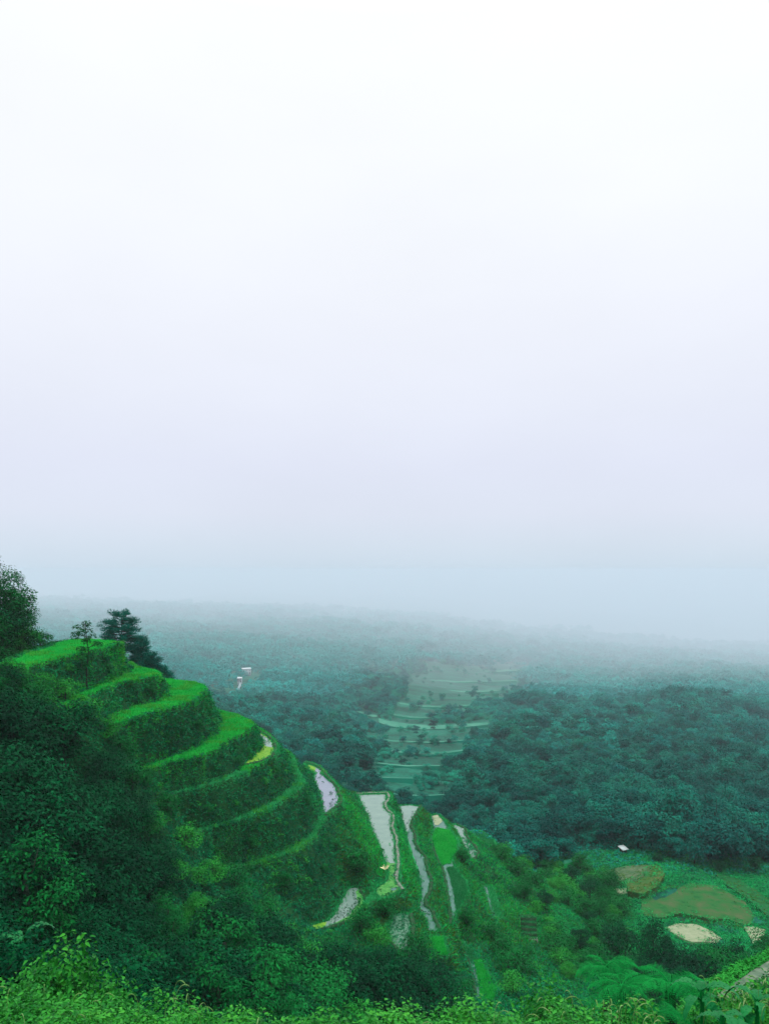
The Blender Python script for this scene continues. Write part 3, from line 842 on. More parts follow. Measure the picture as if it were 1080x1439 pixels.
t, loc = paddy('lower', 'lowest bright green rice strip with a grey water edge beside dark trees', 'water_grey', bund_pts=[(642,1320),(655,1346),(659,1361),(664.5,1378),(666,1409)])
rice(t, loc, px_poly(-48.5, [(667,1352),(675,1351),(688,1376),(697,1394),(690,1408),(676,1409),(673,1380)]), 3600, 'bright', .34)
rice(t, loc, px_poly(-48.5, [(648,1325),(664,1339),(672,1350),(662,1352),(655,1338)]), 500, 'teal', .3)
t, loc = paddy('strip', 'thin grassy terrace strip on the right flank above the steps', 'water_grey')
rice(t, loc, px_poly(-51.0, [(684,1246),(689,1247),(697,1268),(703,1292),(697,1294),(690,1272)]), 900, 'ledge', .3)

rb_ = np.random.RandomState(91); bc = []
for k, p3 in POND3.items():
    q = resample(np.r_[p3, p3[:1]], .16)
    q = q[rb_.rand(len(q)) < .75]
    q = q + rb_.normal(size=q.shape) * np.array([.2, .2, .05]); q[:, 2] += .05; bc.append(q)
bc = np.repeat(np.concatenate(bc), 4, 0); nbg = len(bc)
dd_ = norm(rb_.normal(size=(nbg, 3)) * .6 + np.array([0, 0, .8])); fn_ = norm(np.cross(dd_, rand_dirs(nbg, rb_)))
v, f = leaf_quads(bc, dd_, fn_, .34 * (.5 + .9 * rb_.rand(nbg)), np.full(nbg, .06))
tag(obj('bund_grass', mesh_np('bund_grass', v, f, M['slope'])), 'grass tufts fringing the rims of the ponds', None, None, 'stuff')

# pale scrap at the edge of the big pond
mb = MB()
pc = P(541, 1222, -39.9)
for k in range(7):
    d = norm(np.array([rp.normal() * .5, rp.normal() * .5, 1.0]))[None]
    mb.add(*leaf_quads(np.array([[rp.normal() * .12, rp.normal() * .12, 0]]), d, norm(np.cross(d, rp.normal(size=(1, 3)))), [.75], [.3]))
o = empty('dry_leaf_clump', pc); obj('leaf_blade', mb.mesh('leaf_blade', M['cream']), o)
tag(o, 'small pale cream clump of dry leaves on the left bank of the big pond', 'dry leaves')

# five grassy steps on the right flank
s0 = hit(744, 1321, 90, 140)
st = empty('garden_steps', s0, -.12)
tag(st, 'flight of grassy steps with dark risers on the right flank', 'steps')
def box(mb, x0, x1, y0, y1, z0, z1, jit=0.0):
    V = np.array([(x, y, z) for z in (z0, z1) for x, y in ((x0, y0), (x1, y0), (x1, y1), (x0, y1))], float)
    if jit: V = V + rp.normal(size=V.shape) * jit
    mb.add(V, np.array([(0, 3, 2, 1), (4, 5, 6, 7), (0, 1, 5, 4), (1, 2, 6, 5), (2, 3, 7, 6), (3, 0, 4, 7)]))
for k in range(5):
    mb = MB(); box(mb, -1.1, 1.1, k * .75, k * .75 + .95, -1.2 + k * .42, .1 + k * .42, .03)
    s_ = obj('step', mb.mesh('step', M['stone'] if k == 0 else M['mud']), st)
    n_ = 260
    c = np.c_[rp.uniform(-1.05, 1.05, n_), rp.uniform(k * .75 + .02, k * .75 + .75, n_), np.full(n_, .1 + k * .42)]
    d = norm(rp.normal(size=(n_, 3)) * .4 + np.array([0, 0, 1])); fn = norm(np.cross(d, rand_dirs(n_, rp)))
    v, f = leaf_quads(c, d, fn, rp.uniform(.1, .25, n_), np.full(n_, .06))
    gq = obj('grass', mesh_np('grass', v, f, M['teal']), s_); gq['kind'] = 'stuff'

# ------------------------------------------------------------------ valley fields on the right
def field(name, label, pl, mat, thick=.5, dz=.15, cat='field', wob=.8):
    pts = np.array([hit(a, b, 60, 400) for a, b in pl])
    c = pts.mean(0)
    t = empty(name, c); tag(t, label, cat)
    p = pts - c
    # a gently sloping level bed with its own edge bank
    bm = bmesh.new()
    q = resample(np.r_[p, p[:1]], 1.0)[:-1]
    q[:, :2] += np.c_[wob * fbm(q[:, 0] * .5, q[:, 1] * .5, 3), wob * fbm(q[:, 0] * .5 + 30, q[:, 1] * .5, 3)]
    A = np.c_[q[:, :2], np.ones(len(q))]
    pl_ = np.linalg.lstsq(A, q[:, 2], rcond=None)[0]
    zz = A @ pl_ + dz + .1
    top = [bm.verts.new((q[i, 0], q[i, 1], zz[i])) for i in range(len(q))]
    bot = [bm.verts.new((q[i, 0] * 1.04, q[i, 1] * 1.04, zz[i] - 2.2)) for i in range(len(q))]
    EDGE.append(np.c_[q[:, :2], zz] + c)
    f = bm.faces.new(top); bm.normal_update()
    if f.normal.z < 0: f.normal_flip()
    n_ = len(q)
    for i in range(n_):
        bm.faces.new((top[i], top[(i + 1) % n_], bot[(i + 1) % n_], bot[i]))
    bmesh.ops.triangulate(bm, faces=[x for x in bm.faces if len(x.verts) > 4])
    bmesh.ops.recalc_face_normals(bm, faces=bm.faces[:])
    me = bpy.data.meshes.new('field_bed'); bm.to_mesh(me); bm.free(); me.materials.append(mat)
    obj('field_bed', me, t)
    return t, c, zz
FIELD_PX = {}
EDGE = []
def addfield(*a, **k):
    FIELD_PX[a[1]] = a[2]
    return field(*a, **k)
addfield('dry_field', 'grey brown bare field at the head of the valley beside the dark trees', [(843,1232),(858,1224),(880,1219),(905,1221),(925,1224),(912,1236),(893,1246),(862,1248)], M['brown'], dz=.7)
addfield('dry_field', 'narrow pale field below the grey brown bare field', [(858,1251),(880,1248),(896,1247),(888,1256),(868,1259)], M['sand'])
addfield('dry_field', 'rust brown weedy bank beside the grey brown bare field', [(880,1248),(895,1243),(910,1234),(922,1221),(934,1236),(922,1254),(900,1265),(882,1262)], M['rust'], dz=.95)
addfield('sandy_field', 'large pale sandy field among the dark trees in the valley', [(932,1302),(950,1300),(976,1302),(1000,1312),(1016,1321),(1003,1326),(990,1327),(968,1328),(950,1317)], M['sand'])
addfield('sandy_field', 'small pale sandy field at the right edge of the view', [(1043,1303),(1058,1303),(1075,1309),(1070,1321),(1057,1328),(1050,1314)], M['sand'])

M['stubble'] = plain('stubble_field', [(.003, .05, .012), (.010, .095, .02), (.035, .085, .026), (.06, .085, .035)], .38, bump=.5, detail=10)
M['croprow'] = plain('green_crop', [(.001, .055, .014), (.003, .085, .022), (.010, .11, .028)], 1.4, bump=.3)
addfield('stubble_field', 'broad olive stubble field curving above the large sandy field', [(902,1266),(930,1250),(952,1247),(970,1242),(1005,1249),(1022,1258),(1046,1270),(1060,1288),(1078,1297),(1045,1301),(1020,1295),(1000,1298),(960,1290),(925,1293),(898,1286)], M['stubble'], dz=.15)
addfield('crop_field', 'long curved green strip along the right side of the stubble field', [(1000,1226),(1035,1238),(1068,1260),(1100,1288),(1078,1290),(1050,1268),(1020,1247)], M['croprow'], dz=.3)
# path on the near right slope
pp = resample(np.array([PD(a, b, d_) for a, b, d_ in ((1200,1300,42),(1160,1324,40),(1118,1349,38),(1092,1362,36.5),(1066,1379,35),(1046,1393,34),(1021,1412,33))]), .4)
tt = norm(np.gradient(pp, axis=0)); sd = norm(np.cross(tt, np.array([0, 0, 1.])))
prof = [(-.55, -.6), (-.5, .18), (-.2, .22), (.15, .21), (.45, .2), (.55, -.6)]
V = np.stack([pp + sd * a * (1 + .25 * fbm(pp[:, :1] * 2, pp[:, 1:2] * 2 + a, 2)) + np.array([0, 0, b]) for a, b in prof], 1)
path = obj('path', mesh_np('path', V.reshape(-1, 3), grid_faces(len(pp), len(prof)), M['concrete'], False))
tag(path, kind='structure')
bprof = [(-6.0, -7.5), (-2.4, -1.2), (-.52, .1), (.5, .08), (1.6, -.5), (3.5, -3.5), (6.5, -9)]
V = np.stack([pp + sd * a * (1 + .35 * fbm(pp[:, :1] * .8 + a, pp[:, 1:2] * .8, 2)) + np.array([0, 0, b - .05]) for a, b in bprof], 1)
pb_ = obj('path_bank', mesh_np('path_bank', V.reshape(-1, 3), grid_faces(len(pp), len(bprof)), M['bankground'], True)); tag(pb_, kind='structure')
rq = np.random.RandomState(66); cc = []
for k in range(6):
    if k == 2: continue
    n_ = 700; a_ = rq.randint(0, len(pp), n_); t_ = rq.rand(n_, 1); cc.append(V[a_, k] * (1 - t_) + V[a_, k + 1] * t_)
cc = np.concatenate(cc); v, f = crown_leaves(rq, cc, .3 * (.5 + rq.rand(len(cc))), 14, .24, .06)
tag(obj('path_bank_grass', mesh_np('path_bank_grass', v, f, M['light'])), 'bright grass on the banks of the grey path', None, None, 'stuff')

# ------------------------------------------------------------------ far buildings
def house(loc, rz, w, d, h, label):
    t = empty('house', loc, rz)
    mb = MB(); box(mb, -w/2, w/2, -d/2, d/2, -8, h); wl_ = obj('wall', mb.mesh('wall', M['whitewall']), t)
    rf = MB(); e = .6; hr = h + 2.6
    V = np.array([(-w/2-e, -d/2-e, h-.15), (w/2+e, -d/2-e, h-.15), (w/2+e, d/2+e, h-.15), (-w/2-e, d/2+e, h-.15), (-w/2-e, 0, hr), (w/2+e, 0, hr)])
    rf.add(V, np.array([(0, 1, 5, 4), (2, 3, 4, 5), (0, 3, 2, 1)])); rf.add(V, np.array([(0, 4, 3), (1, 2, 5)]))
    obj('roof', rf.mesh('roof', M['sheetroof']), t)
    for i in range(3):
        for zf in (.2, .6):
            x = -w/2 + w * (i + .5) / 3
            fr = MB(); box(fr, x - .8, x + .8, -d/2 - .12, -d/2 - .003, h * zf, h * zf + 1.5)
            f_ = obj('window', fr.mesh('window', M['greywall']), t)
            pn = MB(); box(pn, x - .65, x + .65, -d/2 - .15, -d/2 - .121, h * zf + .12, h * zf + 1.38)
            obj('pane', pn.mesh('pane', M['glass']), f_)
    dr = MB(); box(dr, w * .33, w * .33 + 1.1, -d/2 - .1, -d/2 - .004, -.2, 2.1); obj('door', dr.mesh('door', M['timber']), t)
    return tag(t, label, 'house')
hb = hit(346, 950, 200, 26000)
sc_h = hb[1] / F
hs = house(hb + np.array([0, 0, 5.]), .35, 12 * sc_h, 7 * sc_h, 6 * sc_h, 'white house with a pale roof standing alone on the misty far slope')
hb2 = hit(337, 962, 200, 26000)
house(hb2 + np.array([0, 0, 4.]), -.2, 5.5 * hb2[1] / F, 5 * hb2[1] / F, 4.5 * hb2[1] / F, 'small pale annex below the white house on the misty far slope')
M['torrent'] = plain('white_water', [(.12, .20, .21), (.30, .37, .39)], .25, rough=.3)
# stream below the house
def ribbon(name, pl, wpx, mat, dz=.6, d0=180, d1=9000):
    pts = np.array([hit(a, b, d0, d1) for a, b in pl])
    w_ = np.array(wpx) * pts[:, 1] / F
    L = np.r_[0, np.cumsum(np.linalg.norm(np.diff(pts, axis=0), axis=1))]
    tq = np.linspace(0, L[-1], 40)
    p = np.c_[tuple(np.interp(tq, L, pts[:, k]) for k in range(3))]; w_ = np.interp(tq, L, w_)
    p[:, 2] = ground_h(p[:, 0], p[:, 1])
    t_ = norm(np.gradient(p, axis=0)); s_ = norm(np.cross(t_, np.array([0, 0, 1.])))
    w_ = w_ * (.8 + .9 * np.abs(fbm(tq / 9, tq * 0 + 3, 3)))
    V = np.stack([p - s_ * w_[:, None] * .55 + [0, 0, dz - 9], p - s_ * w_[:, None] * .5 + [0, 0, dz], p + s_ * w_[:, None] * .5 + [0, 0, dz], p + s_ * w_[:, None] * .55 + [0, 0, dz - 9]], 1)
    return obj(name, mesh_np(name, V.reshape(-1, 3), grid_faces(40, 4), mat, False))
tag(ribbon('stream', [(322,1001),(324,994),(327,985),(330,980)], [4, 3, 2.5, 1.6], M['torrent'], 5.0), kind='structure')
tag(ribbon('stream', [(334,973),(336,969),(338,964)], [2., 1.6, 1.2], M['torrent'], 5.0), kind='structure')
# hut below the wood
hh = hit(875, 1199, 120, 400)
ht = empty('field_hut', hh, .5)
mb = MB(); box(mb, -.9, .9, -.8, .8, -.5, 1.5); obj('wall', mb.mesh('wall', M['timber']), ht)
mb = MB()
V = np.array([(-1.3, -1.2, 1.35), (1.3, -1.2, 1.35), (1.3, 1.2, 2.1), (-1.3, 1.2, 2.1), (-1.3, -1.2, 1.5), (1.3, -1.2, 1.5), (1.3, 1.2, 2.25), (-1.3, 1.2, 2.25)])
mb.add(V, np.array([(0, 3, 2, 1), (4, 5, 6, 7), (0, 1, 5, 4), (1, 2, 6, 5), (2, 3, 7, 6), (3, 0, 4, 7)]))
M['hutroof'] = plain('bright_sheet', [(.34, .42, .42), (.5, .56, .56)], 1.2)
obj('roof', mb.mesh('roof', M['hutroof']), ht)
mb = MB(); box(mb, -.35, .35, -.86, -.803, -.5, 1.2); obj('door', mb.mesh('door', M['bark']), ht)
ht.scale = (.66, .66, .66)
tag(ht, 'tiny hut with a bright pale roof at the foot of the dark wood', 'hut')

# ------------------------------------------------------------------ far terraces across the valley
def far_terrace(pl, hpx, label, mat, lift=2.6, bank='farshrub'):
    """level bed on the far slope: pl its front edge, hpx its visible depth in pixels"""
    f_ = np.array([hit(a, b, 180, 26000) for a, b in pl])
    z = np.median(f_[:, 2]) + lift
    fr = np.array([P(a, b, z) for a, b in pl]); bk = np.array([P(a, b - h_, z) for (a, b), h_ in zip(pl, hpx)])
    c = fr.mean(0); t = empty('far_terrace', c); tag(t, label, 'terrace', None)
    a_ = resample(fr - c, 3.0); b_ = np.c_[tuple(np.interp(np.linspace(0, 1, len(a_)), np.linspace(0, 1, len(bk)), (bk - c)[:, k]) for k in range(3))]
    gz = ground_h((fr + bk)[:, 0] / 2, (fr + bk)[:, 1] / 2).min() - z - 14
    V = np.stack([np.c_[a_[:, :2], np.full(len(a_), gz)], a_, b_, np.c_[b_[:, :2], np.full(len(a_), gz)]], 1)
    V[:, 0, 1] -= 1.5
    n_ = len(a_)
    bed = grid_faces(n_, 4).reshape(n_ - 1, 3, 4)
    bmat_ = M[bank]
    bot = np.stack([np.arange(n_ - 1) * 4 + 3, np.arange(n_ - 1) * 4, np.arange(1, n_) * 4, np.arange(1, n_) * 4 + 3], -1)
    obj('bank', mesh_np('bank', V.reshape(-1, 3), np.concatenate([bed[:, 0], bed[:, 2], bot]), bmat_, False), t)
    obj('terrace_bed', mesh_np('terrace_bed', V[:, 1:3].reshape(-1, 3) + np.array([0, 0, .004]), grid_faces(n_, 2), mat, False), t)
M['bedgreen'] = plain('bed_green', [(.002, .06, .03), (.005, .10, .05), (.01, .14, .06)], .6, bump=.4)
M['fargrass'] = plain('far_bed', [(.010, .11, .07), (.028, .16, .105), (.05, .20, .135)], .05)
FT = [([(532,1015),(545,1020),(575,1024),(605,1025),(640,1023),(688,1018)], [6,7,7,6,5,3], 'widest pale terrace curving across the misty far slope'),
      ([(500,1000),(514,1005),(531,1009)], [2,4,3], 'short pale terrace at the left end of the far terraces'),
      ([(552,1005),(580,1009),(606,1009)], [1.6,2.4,1.4], 'short dim terrace just above the widest far terrace'),
      ([(548,1056),(585,1060),(615,1060),(650,1055)], [1.8,3,3,2], 'thin pale terrace below the widest far terrace'),
      ([(556,988),(590,993),(620,994),(662,991)], [1.4,2,2,1.4], 'dim curved terrace above the middle of the far terraces'),
      ([(572,968),(610,972),(660,973),(716,970)], [1.8,2.4,2.4,1.8], 'long faint curved terrace high in the mist'),
      ([(600,941),(650,944),(700,944),(744,941)], [1.6,2,2,1.6], 'faintest and highest far terrace in the mist'),
      ([(580,955),(640,959),(725,957)], [1.4,2,1.4], 'faint thin terrace line between the two highest far terraces'),
      ([(512,1036),(550,1042),(604,1044),(660,1040)], [1.2,2,2,1.2], 'dim green terrace line under the widest far terrace'),
      ([(522,1072),(570,1077),(624,1076)], [1.2,2,1.2], 'dim green terrace line in the lower part of the far terraces'),
      ([(498,1087),(535,1093),(580,1094)], [1,1.8,1.2], 'low terrace line near the skyline of the ponds'),
      ([(552,1116),(590,1119),(624,1117)], [1.2,1.8,1.2], 'lowest thin pale terrace line above the ponds'),
      ([(1048,1031),(1080,1030),(1130,1030)], [1.5,2,2], 'thin pale terrace at the right edge of the far slope')]
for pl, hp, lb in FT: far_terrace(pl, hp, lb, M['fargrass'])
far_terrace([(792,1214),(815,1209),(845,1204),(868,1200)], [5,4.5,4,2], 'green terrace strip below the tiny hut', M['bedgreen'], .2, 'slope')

# ------------------------------------------------------------------ far wood: one mass (stuff), instanced crowns
protos = []
for k in range(6):
    rr2 = np.random.RandomState(60 + k)
    h_, w_ = [(8, 6.5), (9.5, 6), (7, 7.5), (10, 5.5), (5, 6), (3, 4)][k]
    ncl = 22
    cl = rr2.normal(size=(ncl, 3)); cl = norm(cl) * (rr2.rand(ncl, 1) ** .4)
    cl = np.c_[cl[:, :2] * w_ * .42, h_ * (.55 + .36 * cl[:, 2])]
    v, f = crown_leaves(rr2, cl, w_ * .2 * (.6 + .8 * rr2.rand(ncl)), 75, .46, .27)
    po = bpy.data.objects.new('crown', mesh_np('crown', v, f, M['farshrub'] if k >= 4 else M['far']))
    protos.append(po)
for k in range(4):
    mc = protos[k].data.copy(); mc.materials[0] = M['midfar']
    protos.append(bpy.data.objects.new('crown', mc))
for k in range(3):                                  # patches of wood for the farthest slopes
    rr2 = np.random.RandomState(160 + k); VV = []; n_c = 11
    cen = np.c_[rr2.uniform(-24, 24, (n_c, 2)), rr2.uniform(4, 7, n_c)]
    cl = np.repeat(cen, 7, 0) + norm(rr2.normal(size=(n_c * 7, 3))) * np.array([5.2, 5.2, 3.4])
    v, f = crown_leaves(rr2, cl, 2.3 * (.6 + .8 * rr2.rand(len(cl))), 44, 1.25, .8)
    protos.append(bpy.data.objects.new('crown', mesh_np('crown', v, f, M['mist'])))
open_px = [(470,960),(560,930),(760,935),(745,1000),(720,1050),(660,1075),(640,1125),(560,1128),(545,1085),(500,1060),(480,1010)]
rf_ = np.random.RandomState(21)
pts = []; idx = []; scl = []
nt = 30000
u = rf_.uniform(-.68, .68, nt); d = np.sqrt(rf_.uniform(168 ** 2, 820 ** 2, nt))
u2 = []; d2 = []; _d = 800.0
while _d < 14000:
    _n = int(1.28 / .045); _u = np.linspace(-.64, .64, _n) + rf_.uniform(-.013, .013, _n)
    u2.append(_u); d2.append(_d * (1 + rf_.uniform(-.018, .018, _n))); _d *= 1.045
u2 = np.concatenate(u2); d2 = np.concatenate(d2)
N3 = 24000; u3 = rf_.uniform(-.09, .23, N3); d3 = np.sqrt(rf_.uniform(300 ** 2, 3600 ** 2, N3)); d3[::2] = np.exp(rf_.uniform(math.log(300), math.log(2000), N3 // 2))
u = np.r_[u, u2, u3]; d = np.r_[d, d2, d3]; extra = np.arange(len(u)) >= len(u) - N3; patch = (np.arange(len(u)) >= nt) & ~extra
x = u * d; z = ground_h(x, d)
fpx = u * F + CX; fpy = -z / d * F + CY
keep = ~((x > X0) & (x < X1) & (d < Y1))
valley = in_poly(fpx, fpy, [(780,1212),(868,1196),(940,1212),(1000,1222),(1100,1215),(1100,1500),(780,1500)])
keep &= ~valley
op = in_poly(fpx + 150 * fbm(x / 45, d / 110, 4), fpy + 70 * fbm(x / 45 + 9, d / 110, 4), open_px)
keep &= ~(extra & ~op); keep &= ~(op & ~extra & (rf_.rand(len(u)) < .25))
for (pl, hp, lb) in FT:                      # clear the beds
    a = np.array(pl); yl = np.interp(fpx, a[:, 0], a[:, 1]); inx = (fpx > a[0, 0] - 3) & (fpx < a[:, 0].max() + 3)
    keep &= ~(inx & (fpy > yl - 8) & (fpy < yl + np.where(patch, 45, 17)) & (rf_.rand(len(u)) < .97))
keep &= ~((np.abs(fpx - 876) < 15) & (fpy > 1183) & (fpy < 1226))
for (a, b) in ((346, 950), (337, 962), (325, 995), (327,985), (335, 970), (875, 1190)):
    keep &= ~((np.abs(fpx - a) < np.where(patch, 30, 7)) & (fpy > b - 4) & (fpy < b + 9))
keep &= ~(patch & op)
x, y, z, op, u, fpx, fpy, patch = (q[keep] for q in (x, d, z, op, u, fpx, fpy, patch))
kind = rf_.randint(0, 4, len(x)); kind = np.where((op & (rf_.rand(len(x)) < .62)) | (rf_.rand(len(x)) < .12), rf_.randint(4, 6, len(x)), kind)
kind = np.where((kind < 4) & (rf_.rand(len(x)) < np.clip((y - 260) / 420, 0, 1)), kind + 6, kind)  # with distance, more crowns take the copy coloured like haze
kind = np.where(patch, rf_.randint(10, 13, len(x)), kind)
clump = .75 + .9 * (fbm(x / 40, y / 40, 3) + .35)
scale = np.clip(clump, .5, 1.25) * np.where(rf_.rand(len(x)) < .06, rf_.uniform(1.15, 1.4, len(x)), rf_.uniform(.55, 1.1, len(x))) * np.maximum(1, (y / 260) ** .6) * np.where(op, .62, 1)
scale = np.where(patch, y * .00115 * rf_.uniform(.9, 1.3, len(x)), scale)
near_far = np.nonzero((y < 232) & (fpx > -60) & (fpx < 1140) & (fpy > 1040))[0]
vis_first = near_far[rf_.permutation(len(near_far))[:150]]
mask = np.ones(len(x), bool); mask[vis_first] = False
fm = bpy.data.meshes.new('far_forest')
P3 = np.c_[x, y, z - .3][mask].astype(np.float32)
fm.vertices.add(len(P3)); fm.vertices.foreach_set('co', P3.ravel())
for nm, arr, ty in (('pick', kind[mask].astype(np.int32), 'INT'), ('size', scale[mask].astype(np.float32), 'FLOAT'), ('spin', rf_.uniform(0, 6.28, mask.sum()).astype(np.float32), 'FLOAT')):
    at = fm.attributes.new(nm, ty, 'POINT'); at.data.foreach_set('value', arr)
ff = tag(obj('far_forest', fm), 'dense dark forest covering the far side of the misty valley', None, None, 'stuff')
ng = bpy.data.node_groups.new('forest', 'GeometryNodeTree')
ng.interface.new_socket('Geometry', in_out='INPUT', socket_type='NodeSocketGeometry')
ng.interface.new_socket('Geometry', in_out='OUTPUT', socket_type='NodeSocketGeometry')
gn, gl = ng.nodes, ng.links
gi = gn.new('NodeGroupInput'); go = gn.new('NodeGroupOutput'); jn = gn.new('GeometryNodeJoinGeometry')
def named(nm, ty):
    a = gn.new('GeometryNodeInputNamedAttribute'); a.data_type = ty; a.inputs[0].default_value = nm
    return [o_ for o_ in a.outputs if o_.enabled and o_.name == 'Attribute'][0]
a_pick = named('pick', 'INT'); a_size = named('size', 'FLOAT'); a_spin = named('spin', 'FLOAT')
cx = gn.new('ShaderNodeCombineXYZ'); gl.new(a_spin, cx.inputs[2])
for k, po in enumerate(protos):
    oi = gn.new('GeometryNodeObjectInfo'); oi.inputs['Object'].default_value = po
    cp = gn.new('FunctionNodeCompare'); cp.data_type = 'INT'; cp.operation = 'EQUAL'
    ia = [s_ for s_ in cp.inputs if s_.enabled and s_.type == 'INT']
    gl.new(a_pick, ia[0]); ia[1].default_value = k
    ip = gn.new('GeometryNodeInstanceOnPoints')
    gl.new(gi.outputs[0], ip.inputs['Points']); gl.new(cp.outputs[0], ip.inputs['Selection'])
    gl.new(oi.outputs['Geometry'], ip.inputs['Instance'])
    gl.new(cx.outputs[0], ip.inputs['Rotation']); gl.new(a_size, ip.inputs['Scale'])
    gl.new(ip.outputs[0], jn.inputs[0])
gl.new(jn.outputs[0], go.inputs[0])
md = ff.modifiers.new('forest', 'NODES'); md.node_group = ng
# the nearest trees of that wood as trees of their own
for i in vis_first:
    k = int(kind[i])
    def mk(k=k):
        rr3 = np.random.RandomState(90 + k); tb = MB(); limbs(tb, rr3, [6, 7, 5, 7.5, 3, 2][k], rr3.normal(size=(5, 3)) * 1.2 + np.array([0, 0, [6, 7, 5, 7, 3, 1.8][k]]), .22)
        return tb.mesh('trunk', M['bark'], True), protos[k].data
    if k < 4:
        lb, nm, ct = 'dark blue green tree at the near foot of the far wood', 'forest_tree', 'tree'
    else:
        lb, nm, ct = 'low dull green shrub at the near foot of the far wood', 'forest_shrub', 'shrub'
    plant('far%d' % k, mk, nm, ct, (x[i], y[i], z[i] - .3), rf_.uniform(0, 6.28), float(scale[i]), lb, 'trees at the foot of the far wood')

# ------------------------------------------------------------------ trees and shrubs near the terraces
rt = np.random.RandomState(31)
def H1(x, y): return float(ground_h(np.array([x]), np.array([y]))[0])
BL = {
 'wood0': lambda: broadleaf_meshes(1, 5.2, 4.6, 'dark', 30, 150, .24, .12),
 'wood1': lambda: broadleaf_meshes(2, 6.0, 4.0, 'dark', 30, 150, .23, .12, low=.2),
 'wood2': lambda: broadleaf_meshes(3, 4.6, 5.0, 'mid', 30, 150, .23, .115),
 'wood3': lambda: broadleaf_meshes(4, 6.4, 3.6, 'mid', 28, 150, .22, .10, low=.15, bark='palebark'),
 'wood4': lambda: broadleaf_meshes(5, 4.2, 4.0, 'light', 28, 140, .22, .095, low=.1),
 'edge0': lambda: broadleaf_meshes(11, 7.0, 5.4, 'mid', 44, 210, .2, .11, low=.08, rcf=.22),
 'shrub0': lambda: broadleaf_meshes(6, 2.2, 2.6, 'mid', 24, 50, .22, .10, low=.05, rcf=.24),
 'shrub1': lambda: broadleaf_meshes(7, 1.8, 2.4, 'light', 24, 50, .20, .08, low=.02, rcf=.24),
 'shrub2': lambda: broadleaf_meshes(8, 2.4, 2.2, 'mid', 24, 60, .22, .11, low=.05, rcf=.24),
}
LBL = {
 'wood0': ('wood_tree', 'tree', 'dark broad crowned tree packed into the wood on the left slope'),
 'wood1': ('wood_tree', 'tree', 'dark upright tree packed into the wood on the left slope'),
 'wood2': ('wood_tree', 'tree', 'mid green spreading tree packed into the wood on the left slope'),
 'wood3': ('wood_tree', 'tree', 'mid green slender tree with pale stems in the wood on the left slope'),
 'wood4': ('wood_tree', 'tree', 'lighter yellow green tree standing out in the wood on the left slope'),
 'edge0': ('edge_tree', 'tree', 'dense mid green tree at the left edge of the view'),
 'shrub0': ('shrub', 'shrub', 'mid green shrub at the edge of the wood on the left slope'),
 'shrub1': ('shrub', 'shrub', 'light green shrub at the edge of the wood on the left slope'),
 'shrub2': ('shrub', 'shrub', 'dark green shrub at the edge of the wood on the left slope'),
}
def put(key, x, y, sc=1.0, label=None, group=None, sz=1.0, cat=None, dz=-.15):
    nm, ct, lb = LBL[key]
    return plant(key, BL[key], nm, ct, (x, y, H1(x, y) + dz), rt.uniform(0, 6.28), sc, label or lb, group, sz)

# wood on the left slope
wood_px = [(-150,935),(0,960),(60,985),(120,1040),(175,1095),(215,1150),(245,1205),(290,1250),(330,1285),(420,1335),(520,1372),(600,1385),(650,1400),(660,1470),(-150,1700)]
acc = []
tries = 0
while len(acc) < 285 and tries < 60000:
    tries += 1
    y = rt.uniform(26, 93); x = rt.uniform(-.62, .125) * y
    z = H1(x, y); px = x / y * F + CX; py = -z / y * F + CY
    if not in_poly(np.array([px]), np.array([py]), wood_px)[0]: continue
    md_ = 2.75 if y > 50 else 2.3
    if any((x - a) ** 2 + (y - b) ** 2 < md_ ** 2 for a, b, _, _ in acc): continue
    acc.append((x, y, px, py))
for x, y, px, py in acc:
    q = rt.rand()
    near_edge = not in_poly(np.array([px - 25]), np.array([py + 22]), wood_px)[0] or not in_poly(np.array([px + 28]), np.array([py - 22]), wood_px)[0]
    bright = in_poly(np.array([px]), np.array([py]), [(195,1190),(285,1200),(300,1290),(310,1420),(250,1420),(230,1300),(200,1260)])[0]
    if near_edge:
        key = ['shrub0', 'shrub1', 'shrub2', 'wood2'][min(3, int(q * 3.4))] if not bright else 'shrub1'
        s = rt.uniform(.8, 1.25)
        if key == 'wood2': s *= .55
    elif bright:
        key = ['wood4', 'wood2', 'wood4', 'wood3'][int(q * 4)]; s = rt.uniform(.6, .85)
    else:
        key = ['wood0', 'wood1', 'wood0', 'wood2', 'wood3', 'wood1', 'wood4'][min(6, int(q * 6.5))]; s = rt.uniform(.85, 1.4)
    if y < 45: s *= .8
    if py < 1060: s = min(s, .75)
    if (y < 46 or (px < 225 and py > 1075 and py < 1340)) and key in ('wood2', 'wood3', 'wood4'): key = 'wood0'
    if y < 46: s *= .8
    put(key, x, y, s, None, 'trees of the left slope wood')

